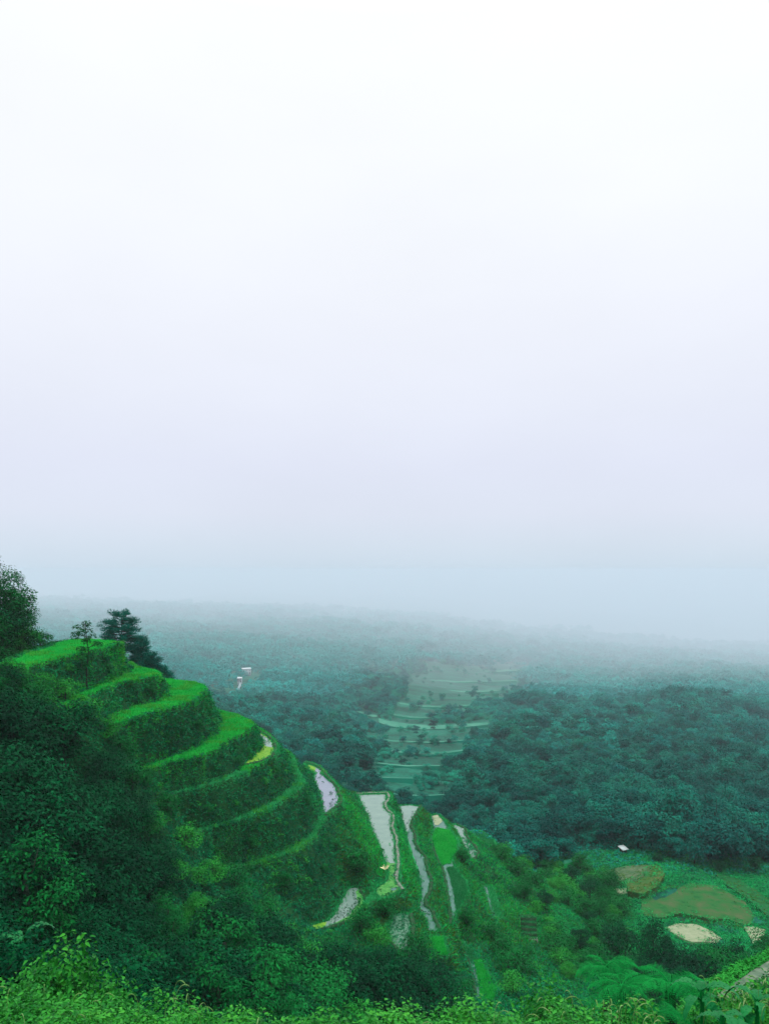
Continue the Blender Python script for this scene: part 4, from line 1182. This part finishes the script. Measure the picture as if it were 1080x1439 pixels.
# tall trees at the left edge of the view
for k, (px, d, top, key, lb) in enumerate((
    (-24, 98, 778, 'edge0', 'tallest dark tree at the left edge above the top terrace'),
    (10, 101, 800, 'edge0', 'broad dark tree at the left edge, leaning out over the top terrace'),
    (24, 103, 840, 'edge0', 'mid green tree at the left edge with a ragged right side'),
    (-14, 97, 835, 'wood0', 'dark dense tree low in the left edge group'),
    (30, 100, 868, 'wood4', 'lighter small tree at the right foot of the left edge group'),
    (-45, 94, 850, 'wood2', 'mid green tree just past the left edge'),
    (-60, 100, 790, 'edge0', 'tall mid green tree behind the left edge trees'),
    (-5, 96, 868, 'wood2', 'low spreading mid green tree at the left end of the top terrace'),
    (40, 100, 880, 'shrub0', 'ragged green shrub at the foot of the left edge trees'),
    (5, 95, 905, 'shrub0', 'green shrub between trunks at the left end of the top terrace'),
    (28, 98, 900, 'shrub1', 'light green shrub under the left edge trees'),
    (48, 99, 903, 'shrub0', 'low green shrub spilling onto the top terrace'),
    (-18, 92, 900, 'shrub2', 'dark shrub at the very left end of the top terrace'),
    (57, 101, 886, 'shrub2', 'thin dark shrub with upright sprigs behind the top terrace'),
    (73, 101, 899, 'shrub2', 'small round dark bush sitting on the top terrace'))):
    x = (px - CX) / F * d; z = H1(x, d); want = -(top - CY) / F * d - z
    hgt = {'edge0': 7.0, 'wood0': 5.2, 'wood1': 6.0, 'wood2': 4.6, 'wood3': 6.4, 'shrub1': 1.8, 'shrub0': 2.2, 'shrub2': 2.4, 'wood4': 4.2}[key] * 1.06
    s = want / hgt
    sxy = min(s, 1.45) if 'wood' in key or 'edge' in key else min(s * 1.2, 1.5)
    put(key, x, d, sxy, lb, None, s / sxy)
for px, py, key, s, lb in ((20,955,'wood4',.7,'yellow green bushy tree below the left end of the top terrace'),(60,962,'shrub1',1.2,'light shrub just under the left part of the top terrace'),(92,972,'shrub1',1.3,'yellow green shrub where the second terrace starts'),(120,1000,'shrub1',1.4,'yellow green bush left of the third terrace'),(150,1022,'shrub1',1.2,'light green bush at the left tip of the third terrace'),(170,1052,'shrub0',1.2,'green bush under the third terrace at the wood edge'),(40,990,'wood2',.75,'teal green leafy tree below the top terrace'),(-5,975,'wood0',.8,'dark leafy tree at the left edge below the top terrace'),(205,1090,'shrub0',1.0,'green bush at the left tip of the fourth terrace'),(235,1130,'shrub2',1.0,'dark bush at the left tip of the yellow pond terrace')):
    p = hit(px, py + 14, 60, 130)
    put(key, p[0], p[1], s, lb)

# pine behind the terraces
def pine_meshes(seed, h, w, spread=1.0):
    r = np.random.RandomState(seed)
    mb = MB(); tb = MB()
    path = np.array([(0, 0, -1), (.1, 0, h * .3), (-.1, .1, h * .6), (.15, 0, h * .8), (.1, 0, h * .97)])
    pr = resample(path, h / 10)
    tb.add(*tube(pr, np.linspace(.02 * h + .05, .03, len(pr)), 7))
    cl = []
    l0 = max(.3, 1 - 6.0 / h)
    for lvl in np.linspace(l0, .985, 11):
        tq = (lvl - l0) / (1 - l0)
        rad = w * .5 * math.sqrt(max(.02, 1 - ((tq - .38) / .66) ** 2)) * spread
        nb = 7 if lvl < .9 else 4
        for a in np.linspace(0, 6.28, nb, endpoint=False) + r.uniform(0, 6):
            L = rad * r.uniform(.65, 1.1)
            tip = np.array([math.cos(a) * L, math.sin(a) * L, min(h, h * lvl + r.uniform(-.35, .65))])
            base = np.array([np.interp(h * lvl - .3, pr[:, 2], pr[:, 0]), np.interp(h * lvl - .3, pr[:, 2], pr[:, 1]), h * lvl - .35])
            mid = (tip + base) / 2 + np.array([0, 0, -.12])
            tb.add(*tube(np.array([base, mid, tip]), [.07, .05, .02], 5))
            for q in (.55, .8, 1.0):
                cl.append(base + (tip - base) * q + r.normal(size=3) * .12)
    cl = np.array(cl)
    # needles: thin upright leaves in flat pads
    per = 80
    k = np.repeat(np.arange(len(cl)), per)
    d = rand_dirs(len(k), r); d[:, 2] = np.abs(d[:, 2]) * .8 + .1; d = norm(d)
    c = cl[k] + d * np.array([.55, .55, .62]) * r.rand(len(k), 1)
    fn = rand_dirs(len(k), r); fn = norm(fn - d * (fn * d).sum(-1, keepdims=True))
    v, f = leaf_quads(c, d, fn, r.uniform(.2, .4, len(k)), np.full(len(k), .07))
    mb.add(v, f)
    return tb.mesh('trunk', M['bark'], True), mb.mesh('crown', M['pine'])
d = 124.0; px = 170; x = (px - CX) / F * d; z = H1(x, d); top = -(862 - CY) / F * d
hp_ = top - z
tree('pine_tree', pine_meshes(5, hp_, 6.4), (x, d, z), .4, 1.0, 'dome topped dark pine standing behind the top terraces', 'tree')
for px, d, tp, lb in ((197, 126, 898, 'lower dark conifer right behind the dome topped pine'), (213, 128, 921, 'dark conifer stepping down behind the second terrace'), (228, 129, 940, 'lowest dark conifer beside the third terrace')):
    x = (px - CX) / F * d; z = H1(x, d); h_ = -(tp - CY) / F * d - z
    tree('pine_tree', pine_meshes(int(px), h_, 4.4, .8), (x, d, z), 1.0, 1.0, lb, 'tree')

# sapling rising from the second terrace
p = P(123, 971, TZ['T1']); d = p[1]
hs_ = (971 - 878) / F * d
rs_ = np.random.RandomState(77)
tb = MB(); path = resample(np.array([(0, 0, -.3), (-.1, 0, hs_ * .3), (.1, .1, hs_ * .6), (-.25, 0, hs_ * .97)]), .4)
tb.add(*tube(path, np.linspace(.1, .03, len(path)), 6))
cl = []
for t_ in np.r_[np.linspace(.62, 1, 16), .38, .46, .5, .56]:
    w_ = 1.15 * (1 - abs(t_ - .8) * 2.2) + .15
    a = rs_.uniform(0, 6.28); b_ = path[int(t_ * (len(path) - 1))]
    tip = b_ + np.array([math.cos(a) * w_, math.sin(a) * w_, .35]); cl.append(tip)
    tb.add(*tube(np.array([b_, (b_ + tip) / 2 + [0, 0, .05], tip]), [.04, .03, .015], 5))
mb = MB(); mb.add(*crown_leaves(rs_, np.array(cl), np.full(len(cl), .45), 60, .3, .11))
sp = empty('sapling', p); obj('trunk', tb.mesh('trunk', M['bark'], True), sp); obj('crown', mb.mesh('crown', M['mid']), sp)
tag(sp, 'thin young tree with a narrow leafy top in front of the top terrace bank', 'tree')

# bushes along the foot of the terraces and on the spur end
foot = [(262,1190,'shrub1',1.3,'bright leafy bush at the left end of the fifth ledge'),(330,1250,'shrub0',1.3,'green bush under the lowest left ledge'),(300,1235,'shrub1',1.2,'light bush at the tip of the lowest left ledge'),
        (376,1294,'shrub0',1.2,'green bush above the dark trees left of the striped paddy'),(408,1336,'shrub1',1.2,'yellow green bush below the striped paddy'),(462,1344,'shrub0',1.0,'leafy bush below the yellow end of the striped paddy'),
        (400,1255,'shrub2',1.0,'dark bush on the slope above the striped paddy'),(500,1225,'shrub2',1.3,'round dark bush on the slope left of the big pond'),(505,1310,'shrub0',1.3,'green bush between striped and speckled ponds'),
        (530,1330,'shrub1',1.2,'yellow green bush left of the speckled pond'),(540,1290,'shrub2',1.0,'dark bush just left of the speckled pond'),(590,1345,'shrub0',1.2,'green bush right of the speckled pond'),(655,1300,'shrub2',.9,'dark green bush below the long green paddy'),
        (648,1212,'shrub2',.9,'dark bush right of the long green paddy'),(706,1345,'shrub2',1.2,'dark leafy bush on the lower right flank'),(715,1370,'shrub0',1.5,'pale tipped bush on the lower right flank'),(735,1365,'shrub2',1.3,'dark bush beside the pale tipped bush'),(690,1320,'shrub0',1.1,'green bush right of the lowest rice strip'),
        (720,1395,'shrub1',1.3,'light green bush at the foot of the right flank')]
for px, py, key, s, lb in foot:
    p = hit(px, py, 60, 150); put(key, p[0], p[1], s, lb, 'bushes about the ponds')
# big dark tree mass in front of the ponds
for px, py, s, key, lb in ((588,1416,1.05,'wood0','big dark round tree in front of the lowest ponds'),(570,1425,1.15,'wood0','dark tree left of the big dark round tree'),(618,1432,.9,'wood1','dark upright tree beside the lowest rice strip'),(520,1420,1.1,'wood1','dark tree below the speckled pond'),(470,1405,1.0,'wood0','dark tree below the striped paddy'),(430,1400,1.0,'wood2','mid green tree below the striped paddy')):
    p = hit(px, py, 60, 150); put(key, p[0], p[1], s, lb)
for px, py in ((150,940),(210,975),(255,1030),(232,1040),(275,1025),(290,1000),(300,1085),(330,1075),(345,1060),(290,1140),(330,1130),(370,1100),(385,1085),(350,1190),(320,1195),(400,1160),(430,1130),(425,1145),(60,950),(95,945),(470,1190),(455,1225),(180,965),(380,1240),(350,1225)):
    p = hit(px, py, 60, 150); put(['shrub0', 'shrub2', 'shrub1', 'shrub0'][rt.randint(4)], p[0], p[1], rt.uniform(.35, .7), 'small shrub rooted in the steep grassy bank of a terrace', 'shrubs on the terrace banks', 1, None, -.25)
# spur end wood
n_ = 0; tries = 0; acc = []
endpoly = [(684,1196),(720,1192),(770,1205),(830,1220),(870,1255),(890,1300),(860,1350),(800,1385),(772,1330),(745,1285),(712,1240)]
while n_ < 62 and tries < 6000:
    tries += 1
    px = rt.uniform(680, 900); py = rt.uniform(1190, 1390)
    if not in_poly(np.array([px]), np.array([py]), endpoly)[0]: continue
    p = hit(px, py, 80, 200)
    if any((p[0] - a) ** 2 + (p[1] - b) ** 2 < 2.3 ** 2 for a, b in acc): continue
    acc.append((p[0], p[1])); n_ += 1
    key = ['wood2', 'shrub0', 'shrub2', 'wood4', 'shrub1', 'wood1', 'shrub0'][rt.randint(7)]
    s = rt.uniform(.5, .75) if 'wood' in key else rt.uniform(1.0, 1.6)
    lb = {'wood2': 'mid green small tree in the wood at the right end of the spur', 'shrub0': 'mid green shrub in the wood at the right end of the spur', 'shrub2': 'dark shrub in the wood at the right end of the spur',
          'wood4': 'light green small tree in the wood at the right end of the spur', 'shrub1': 'light green shrub in the wood at the right end of the spur', 'wood1': 'dark upright tree in the wood at the right end of the spur'}[key]
    put(key, p[0], p[1], s, lb, 'wood at the right end of the spur')
# valley trees round the sandy fields
for px, py, d, hh_, key, lb in ((916,1352,104,1283,'wood1','tall dark pointed tree left of the large sandy field'),(870,1345,112,1288,'wood1','dark narrow tree standing in the valley left of the fields'),(940,1365,100,1325,'wood0','dark tree in front of the left end of the sandy field'),(975,1368,96,1332,'wood0','dark broad tree in front of the sandy field'),
                          (1005,1365,98,1328,'wood2','mid green tree between the two sandy fields, lower one'),(1026,1350,104,1320,'wood0','dark round tree between the two sandy fields'),(1060,1370,96,1340,'wood2','mid green tree below the small sandy field'),(905,1375,96,1345,'wood0','dark tree in the hollow above the tree ferns'),
                          (950,1385,88,1352,'wood1','dark tree in the hollow behind the big fern fronds'),(1000,1390,85,1350,'wood0','dark tree in the hollow above the broad leaved plants'),(870,1372,98,1338,'wood2','mid green tree in the hollow left of the tree ferns'),(1092,1340,110,1306,'wood2','mid green tree at the right edge beside the small sandy field'),
                          (1040,1385,80,1345,'wood2','mid green tree above the grey path'),(925,1235,170,1212,'wood0','dark tree behind the rusty bank'),(945,1222,172,1200,'wood1','dark tree at the head of the valley fields'),(852,1236,150,1217,'wood2','round light edged tree left of the bare field'),(846,1264,146,1250,'wood0','dark tree in front of the bare field'),(828,1252,147,1230,'wood0','dark tree at the left end of the bare field'),
                          (1010,1230,165,1208,'wood0','dark tree on the valley side right of the fields'),(1060,1225,168,1200,'wood1','dark tree on the valley side at the right edge')):
    x = (px - CX) / F * d; z = H1(x, d); want = max(2.0, -(hh_ - CY) / F * d - z)
    hgt = {'wood0': 5.2, 'wood1': 6.0, 'wood2': 4.6}[key] * 1.05
    s = want / hgt; sxy = min(max(s, .5), 1.1)
    put(key, x, d, sxy, lb, None, s / sxy)

# low growth standing on the fields: stuff
rg_ = np.random.RandomState(55)
cs, cd = [], []
for nm_, e in zip(FIELD_PX, EDGE):
    lo, hi = e.min(0), e.max(0); ar = (hi[0] - lo[0]) * (hi[1] - lo[1])
    dry = 'sandy' in nm_ or 'pale' in nm_
    q = rg_.uniform(lo[:2], hi[:2], (int(ar * (.25 if dry else 4.0)), 2)); q = q[in_poly(q[:, 0], q[:, 1], e)]
    A_ = np.c_[e[:, :2], np.ones(len(e))]; co = np.linalg.lstsq(A_, e[:, 2], rcond=None)[0]
    pz = np.c_[q, np.ones(len(q))] @ co
    k_ = fbm(q[:, 0] / 3, q[:, 1] / 3, 3) + .25 * rg_.normal(size=len(q)) > (.0 if not dry else .15)
    (cd if ('bare' in nm_ or 'rust' in nm_ or 'stubble' in nm_) else cs).append(np.c_[q, pz][k_])
for nm_, L_, mt_, lb_ in (('field_weeds', cs, 'fern', 'low green weeds standing on the valley fields'), ('field_stubble', cd, 'olive', 'dry stubble and weeds standing on the brown valley fields')):
    c_ = np.concatenate(L_); v, f = crown_leaves(rg_, c_, np.full(len(c_), .2), 7, .32, .09, flat=.5)
    tag(obj(nm_, mesh_np(nm_, v, f, M[mt_])), lb_, None, None, 'stuff')
# valley floor grass and the rest of the ground cover off the terraces: stuff
def cover(name, n, pxr, pyr, d0, d1, L, W, mats, label, r, per=8, rad=.4, poly=None, excl=None):
    r = np.random.RandomState(n)
    u = r.uniform((pxr[0] - CX) / F, (pxr[1] - CX) / F, n * 6); d = np.sqrt(r.uniform(d0 ** 2, d1 ** 2, n * 6))
    x = u * d; z = ground_h(x, d); py = -z / d * F + CY; px = u * F + CX
    k = (py > pyr[0]) & (py < pyr[1])
    if poly is not None: k &= in_poly(px, py, poly)
    if excl is not None:
        for e in excl: k &= ~in_poly(px, py, e)
    c = np.c_[x, d, z][k][:n]
    v, f = crown_leaves(r, c + np.array([0, 0, .1]), rad * (.5 + r.rand(len(c))), per, L, W, flat=.6)
    return tag(obj(name, mesh_np(name, v, f, M[mats])), label, None, None, 'stuff')
rc_ = np.random.RandomState(44)
ec = np.concatenate([np.repeat(e, 4, 0) for e in EDGE]); ec = ec + rc_.normal(size=ec.shape) * np.array([.9, .9, .05])
v, f = crown_leaves(rc_, ec, np.full(len(ec), .35), 8, .4, .1, flat=.5)
tag(obj('field_edge_grass', mesh_np('field_edge_grass', v, f, M['slope'])), 'ragged grass along the edges of the valley fields', None, None, 'stuff')
fl = [np.array(v_) for v_ in FIELD_PX.values()]
vpoly = [(780,1200),(868,1194),(1150,1200),(1150,1345),(1000,1360),(860,1330),(770,1330)]
cover('valley_grass', 17000, (760, 1150), (1195, 1360), 118, 180, .42, .1, 'slope', 'rough green grass over the valley fields', rc_, 8, .4, vpoly, fl)
cover('valley_dry_grass', 1300, (870, 1100), (1230, 1320), 120, 165, .4, .08, 'olive', 'olive brown dry grass streaks on the valley fields', rc_, 7, .35, [(890,1250),(960,1245),(1060,1290),(1060,1310),(960,1298),(900,1270)], fl)
cover('valley_weeds', 4000, (760, 1150), (1195, 1370), 100, 180, .4, .16, 'fern', 'dark weeds and ferns on the valley side', rc_, 9, .5, vpoly, fl)
cover('foot_undergrowth', 6000, (620, 1150), (1120, 1230), 150, 235, .6, .3, 'farshrub', 'low dark undergrowth at the foot of the far wood', rc_, 8, .8, None, fl)
cover('undergrowth', 14000, (-160, 700), (940, 1500), 24, 96, .3, .13, 'dark', 'dark undergrowth between the trees of the left slope', rc_, 9, .4, wood_px)
cover('gully_cover', 12000, (640, 1200), (1330, 1520), 40, 118, .35, .14, 'fern', 'ferns and weeds covering the gully below the right flank', rc_, 9, .45)
cover('near_slope_cover', 7000, (-200, 1300), (1300, 1640), 5, 40, .16, .07, 'mid', 'low weeds covering the near slope under the bushes', rc_, 10, .3)

# ------------------------------------------------------------------ foreground
def near_leaf(c, d, nr, L, W):
    """six sided folded leaf, two quads"""
    n = len(c); side = norm(np.cross(d, nr)); L = L[:, None]; W = W[:, None]
    v = np.empty((n, 6, 3))
    v[:, 0] = c; v[:, 1] = c + d * L * .35 + side * W * .5 + nr * W * .15; v[:, 2] = c + d * L * .75 + side * W * .32 + nr * W * .05 - nr * L * .06
    v[:, 3] = c + d * L - nr * L * .16; v[:, 4] = c + d * L * .75 - side * W * .32 + nr * W * .05 - nr * L * .06; v[:, 5] = c + d * L * .35 - side * W * .5 + nr * W * .15
    i = np.arange(n)[:, None] * 6
    f = np.concatenate([i + np.array([[0, 1, 2, 3]]), i + np.array([[0, 3, 4, 5]])])
    return v.reshape(-1, 3), f
def near_bush(seed, h, w, mat, n=7400, L=.082, W=.043):
    r = np.random.RandomState(seed)
    ncl = 46
    cl = norm(r.normal(size=(ncl, 3))) * (r.rand(ncl, 1) ** .35)
    cl[:, 2] = np.abs(cl[:, 2])
    cl = np.c_[cl[:, :2] * w * .5, h * (.22 + .7 * cl[:, 2] * (.75 + .5 * r.rand(ncl)))]
    k = r.randint(0, ncl, n)
    d = rand_dirs(n, r); d[:, 2] = np.where(d[:, 2] < -.3, -d[:, 2], d[:, 2])
    c = cl[k] + d * (w * .15 * (.4 + .7 * r.rand(n)))[:, None]
    nr = norm(d * .5 + np.array([0, 0, .7]) + r.normal(size=d.shape) * .45)
    out = norm(d + r.normal(size=d.shape) * .8 + np.array([0, 0, -.3])); ld = norm(out - nr * (out * nr).sum(-1, keepdims=True))
    s = .55 + .8 * r.rand(n)
    mb = MB(); mb.add(*near_leaf(c, ld, nr, L * s, W * s))
    # upright sprigs
    for q in range(16):
        b_ = cl[r.randint(ncl)]; tip = b_ + np.array([r.normal() * .1, r.normal() * .1, .3 + .25 * r.rand()])
        m_ = 14; t_ = r.rand(m_, 1); cc = b_ + (tip - b_) * t_
        dd = norm(np.c_[r.normal(size=(m_, 2)), np.full(m_, .5)]); nn_ = norm(np.cross(np.cross(dd, [0, 0, 1.]), dd))
        mb.add(*near_leaf(cc, dd, nn_, L * (1.1 - .5 * t_[:, 0]), W * (1.1 - .5 * t_[:, 0])))
    tb = MB()
    for q in range(9):
        t_ = cl[r.randint(ncl)]
        tb.add(*tube(np.array([(r.normal() * .08, r.normal() * .08, -.3), t_ * np.array([.5, .5, .5]) + r.normal(size=3) * .05, t_]), [.025, .018, .008], 5))
    return tb.mesh('stem', M['bark'], True), mb.mesh('foliage', M[mat])
NBK = {'nb0': lambda: near_bush(101, 1.5, 2.0, 'near'), 'nb1': lambda: near_bush(102, 1.3, 2.3, 'near', 7600, .068, .04), 'nb2': lambda: near_bush(103, 1.7, 1.8, 'light', 7000, .095, .036)}
def near_tree(name, meshes, loc, rz, label, cat, group):
    o = empty(name, loc, rz); obj('stem', meshes[0], o); obj('foliage', meshes[1], o); return tag(o, label, cat, group)
def put_near(key, px, top, d, label, wide=1.0):
    x = (px - CX) / F * d; z = H1(x, d); want = (-(top - CY) / F * d - z) * .84
    hgt = {'nb0': 1.5, 'nb1': 1.3, 'nb2': 1.7}[key] * 1.02
    rz = rt.uniform(0, 6.28)
    if key in _proto: o = copy_thing(_proto[key], (x, d, z), rz, 1, label, 'bushes on the near slope')
    else:
        o = near_tree('near_bush', NBK[key](), (x, d, z), rz, label, 'bush', 'bushes on the near slope'); _proto[key] = o
    s = max(.5, want / hgt); o.scale = (wide * max(1, s) ** .6, wide * max(1, s) ** .6, s)
    return o
NB = [('nb0',18,1352,14,'bright leafy bush at the left edge of the near slope'),('nb1',75,1334,14.5,'highest bright leafy bush at the bottom left'),('nb0',128,1372,13.5,'leafy bush right of the highest bottom left bush'),('nb1',180,1392,13,'leafy bush in the bottom left row, fourth from the left edge'),
      ('nb1',-10,1395,11,'bush in the bottom left corner behind the lowest one'),('nb0',60,1412,10.5,'dark hearted bush low in the bottom left corner'),('nb1',130,1418,10.5,'small leaved bush low at the bottom left'),('nb0',235,1402,12,'leafy bush left of the yellow fern clump'),('nb1',300,1416,11.5,'low bush right of the yellow fern clump'),
      ('nb0',365,1425,11,'low leafy bush at the bottom, under the dark trees'),('nb1',430,1430,11,'low small leaved bush at the bottom, under the striped paddy'),('nb0',500,1440,10.5,'lowest bush at the bottom middle'),('nb1',570,1441,10.5,'low bush at the bottom just right of the middle'),
      ('nb1',645,1418,11.5,'bright bush at the bottom under the lowest rice strip'),('nb0',700,1406,11.5,'bright round leaved bush at the bottom right of the rice strip'),('nb0',755,1400,12,'bright bush with upright sprigs at the bottom'),('nb1',800,1389,12.5,'bright bush with tall sprigs left of the tree ferns'),('nb0',845,1405,11.5,'bright bush with pale seed stalks in front of the tree ferns'),
      ('nb1',890,1420,11,'low bush in front of the fern fronds'),('nb2',1000,1402,12.5,'dark bush behind the broad leaved plants'),('nb1',1035,1388,13,'seed stalk bush below the grey path'),('nb0',1075,1378,13.5,'bush at the right edge below the grey path'),('nb2',1085,1410,11,'bush in the bottom right corner'),('nb2',950,1432,10,'dark low bush between ferns and broad leaves'),('nb1',770,1428,10,'lowest bright bush right of the middle'),('nb0',690,1432,10,'lowest bush below the round leaved bush'),('nb1',-60,1380,13,'bush just past the left edge')]
for key, px, top, d, lb in NB: put_near(key, px, top, d, lb, rt.uniform(.9, 1.1))

# seed stalks: pale arching grass among the near bushes (stuff)
def stalks(pl, n, dr, r, mb):
    for q in range(n):
        px = r.uniform(*pl[0]); py = r.uniform(*pl[1]); d = r.uniform(*dr)
        tip = PD(px, py, d)
        L = r.uniform(.2, .4); a = r.uniform(0, 6.28)
        base = tip - np.array([math.cos(a) * L * .4, math.sin(a) * L * .4, L])
        arch = base + np.array([0, 0, L * 1.08])
        end = tip + np.array([math.cos(a), math.sin(a), -.55]) * L * .3
        t_ = np.linspace(0, 1, 9)[:, None]
        curve = (1 - t_) ** 3 * base + 3 * (1 - t_) ** 2 * t_ * arch + 3 * (1 - t_) * t_ ** 2 * (tip + [0, 0, .06]) + t_ ** 3 * end
        mb.add(*tube(curve, np.r_[np.full(5, .003), .005, .008, .008, .003], 4))
rs2 = np.random.RandomState(12); mb = MB()
stalks(((985, 1080), (1372, 1420)), 34, (10.5, 12.5), rs2, mb); stalks(((820, 930), (1400, 1439)), 22, (9.5, 11.5), rs2, mb)
stalks(((690, 820), (1392, 1439)), 10, (10, 12), rs2, mb); stalks(((0, 300), (1370, 1439)), 18, (10, 13), rs2, mb); stalks(((300, 680), (1425, 1450)), 6, (10, 11), rs2, mb)
tag(obj('seed_grass', mb.mesh('seed_grass', M['straw'])), 'pale arching seed stalks of grass among the near bushes', None, None, 'stuff')

# tree ferns
def frond_mesh(seed, L):
    r = np.random.RandomState(seed)
    n = 32
    t = np.linspace(0, 1, n)
    xs = L * (t - .12 * t ** 2); zs = L * (.5 * t - .78 * t ** 2.1)
    mb = MB()
    path = np.c_[xs, np.zeros(n), zs]
    mb.add(*tube(path, np.linspace(.014, .004, n), 5))
    for sgn in (-1, 1):
        for i in range(3, n):
            w = L * .30 * math.sin(math.pi * min(1, (.1 + t[i] * .9)) ** .8) ** .8 + .02
            d0 = norm(np.array([.55, sgn * 1.0, .12]) + r.normal(size=3) * .07)
            m = 8
            s = np.linspace(.08, 1, m)[:, None]
            c = path[i] + d0 * w * s + np.array([0, 0, -.38 * w]) * s ** 1.8
            pd = norm(np.gradient(c, axis=0))
            nr = norm(np.cross(pd, np.cross(np.array([0, 0, 1.]), pd)) + r.normal(size=3) * .15)
            for q in (-1, 1):
                side = norm(np.cross(nr, pd)) * q
                ld = norm(side + pd * .8)
                ll = np.minimum(w * .2 * (1.15 - s[:, 0]) + .01, L / n * 1.15)
                mb.add(*leaf_quads(c, ld, nr, ll, ll * .62))
    return mb.mesh('frond', M['frond'])
fr_m = [frond_mesh(200, 1.15), frond_mesh(201, 1.0), frond_mesh(202, .8)]
def tree_fern(px, py, d, label, nf, sc, spin=0.0):
    x = (px - CX) / F * d; z = H1(x, d); top = -(py - CY) / F * d; h = top - z
    t = empty('tree_fern', (x, d, z)); tag(t, label, 'tree fern', 'tree ferns on the near slope')
    p_ = resample(np.array([(0, 0, -.4), (.05, 0, h * .5), (0, 0, h)]), .2)
    obj('trunk', mesh_np('trunk', *tube(p_, np.linspace(.13, .08, len(p_)), 8), M['bark'], True), t)
    for k in range(nf):
        o = obj('frond', fr_m[k % 3], t)
        o.location = (0, 0, h); o.scale = (sc, sc, sc)
        o.rotation_euler = (rt.normal() * .2, rt.uniform(-.3, .3), spin + 6.283 * k / nf + rt.normal() * .12)
tree_fern(940, 1383, 12.5, 'largest tree fern with broad rounded drooping fronds at the bottom right', 8, .86, .3)
tree_fern(872, 1385, 13.5, 'tree fern with arching fronds left of the largest one', 7, .8, .9)
tree_fern(850, 1358, 17, 'higher small tree fern behind, at the top left of the fern group', 7, .7, .1)
tree_fern(915, 1425, 11.5, 'low fern half hidden below the largest tree fern', 7, .62, .5)

# broad leaved (banana like) plants
def broad_leaf(seed, L, w):
    r = np.random.RandomState(seed); n = 22
    t = np.linspace(0, 1, n)
    xs = L * (t - .2 * t ** 2); zs = L * (.75 * t - 1.05 * t ** 2)
    V = []
    for i in range(n):
        prof = w * .5 * (math.sin(math.pi * min(1, max(0, (t[i] - .1) / .9)) ** .75) ** .7 if t[i] > .1 else 0) + .008
        for q in (-1, -.5, 0, .5, 1):
            tear = 1 - (.35 * (r.rand() < .3) if abs(q) == 1 else 0)
            V.append((xs[i], q * prof * tear, zs[i] + abs(q) * prof * .35 - (abs(q) == 1) * prof * .25 + .012 * math.sin(i * 2.1 + q)))
    mb = MB(); mb.add(np.array(V), grid_faces(n, 5))
    rib = np.c_[xs, np.zeros(n), zs - .004]
    mb.add(*tube(rib, np.linspace(.014, .003, n), 5))
    return mb.mesh('leaf', M['banana'], True)
bl_m = [broad_leaf(300, .85, .2), broad_leaf(301, .75, .18), broad_leaf(302, .6, .16)]
def broad_plant(px, py, d, label, nf, sc, angs):
    x = (px - CX) / F * d; z = H1(x, d); h = -(py - CY) / F * d - z
    t = empty('broad_leaf_plant', (x, d, z)); tag(t, label, 'plant', 'broad leaved plants')
    p_ = resample(np.array([(0, 0, -.3), (.03, 0, h * .5), (0, 0, h)]), .15)
    obj('stem', mesh_np('stem', *tube(p_, np.linspace(.06, .03, len(p_)), 8), M['frond'], True), t)
    for k in range(nf):
        o = obj('leaf', bl_m[k % 3], t); o.location = (0, 0, h - .04 * k); o.scale = (sc,) * 3
        o.rotation_euler = (rt.normal() * .15, rt.uniform(-.35, .25), angs[k % len(angs)] + rt.normal() * .15)
broad_plant(985, 1392, 11.5, 'broad leaved plant with drooping teal leaves right of the largest fern', 6, .8, (-.3, 2.6, -1.3, 1.2, 3.6, .4))
broad_plant(1014, 1428, 10, 'lowest broad leaved plant with a bright upright leaf at the bottom edge', 5, .65, (-1.6, .2, 2.9, -.7, 1.4))
broad_plant(1062, 1405, 10.8, 'broad leaved plant in the bottom right corner', 6, .7, (2.4, -.4, -1.8, .9, 3.6, -2.6))
broad_plant(33, 1316, 30, 'single pale broad leaf plant showing in the dark wood at the left edge', 4, 2.0, (-1.4, .4, 2.4, -2.6))
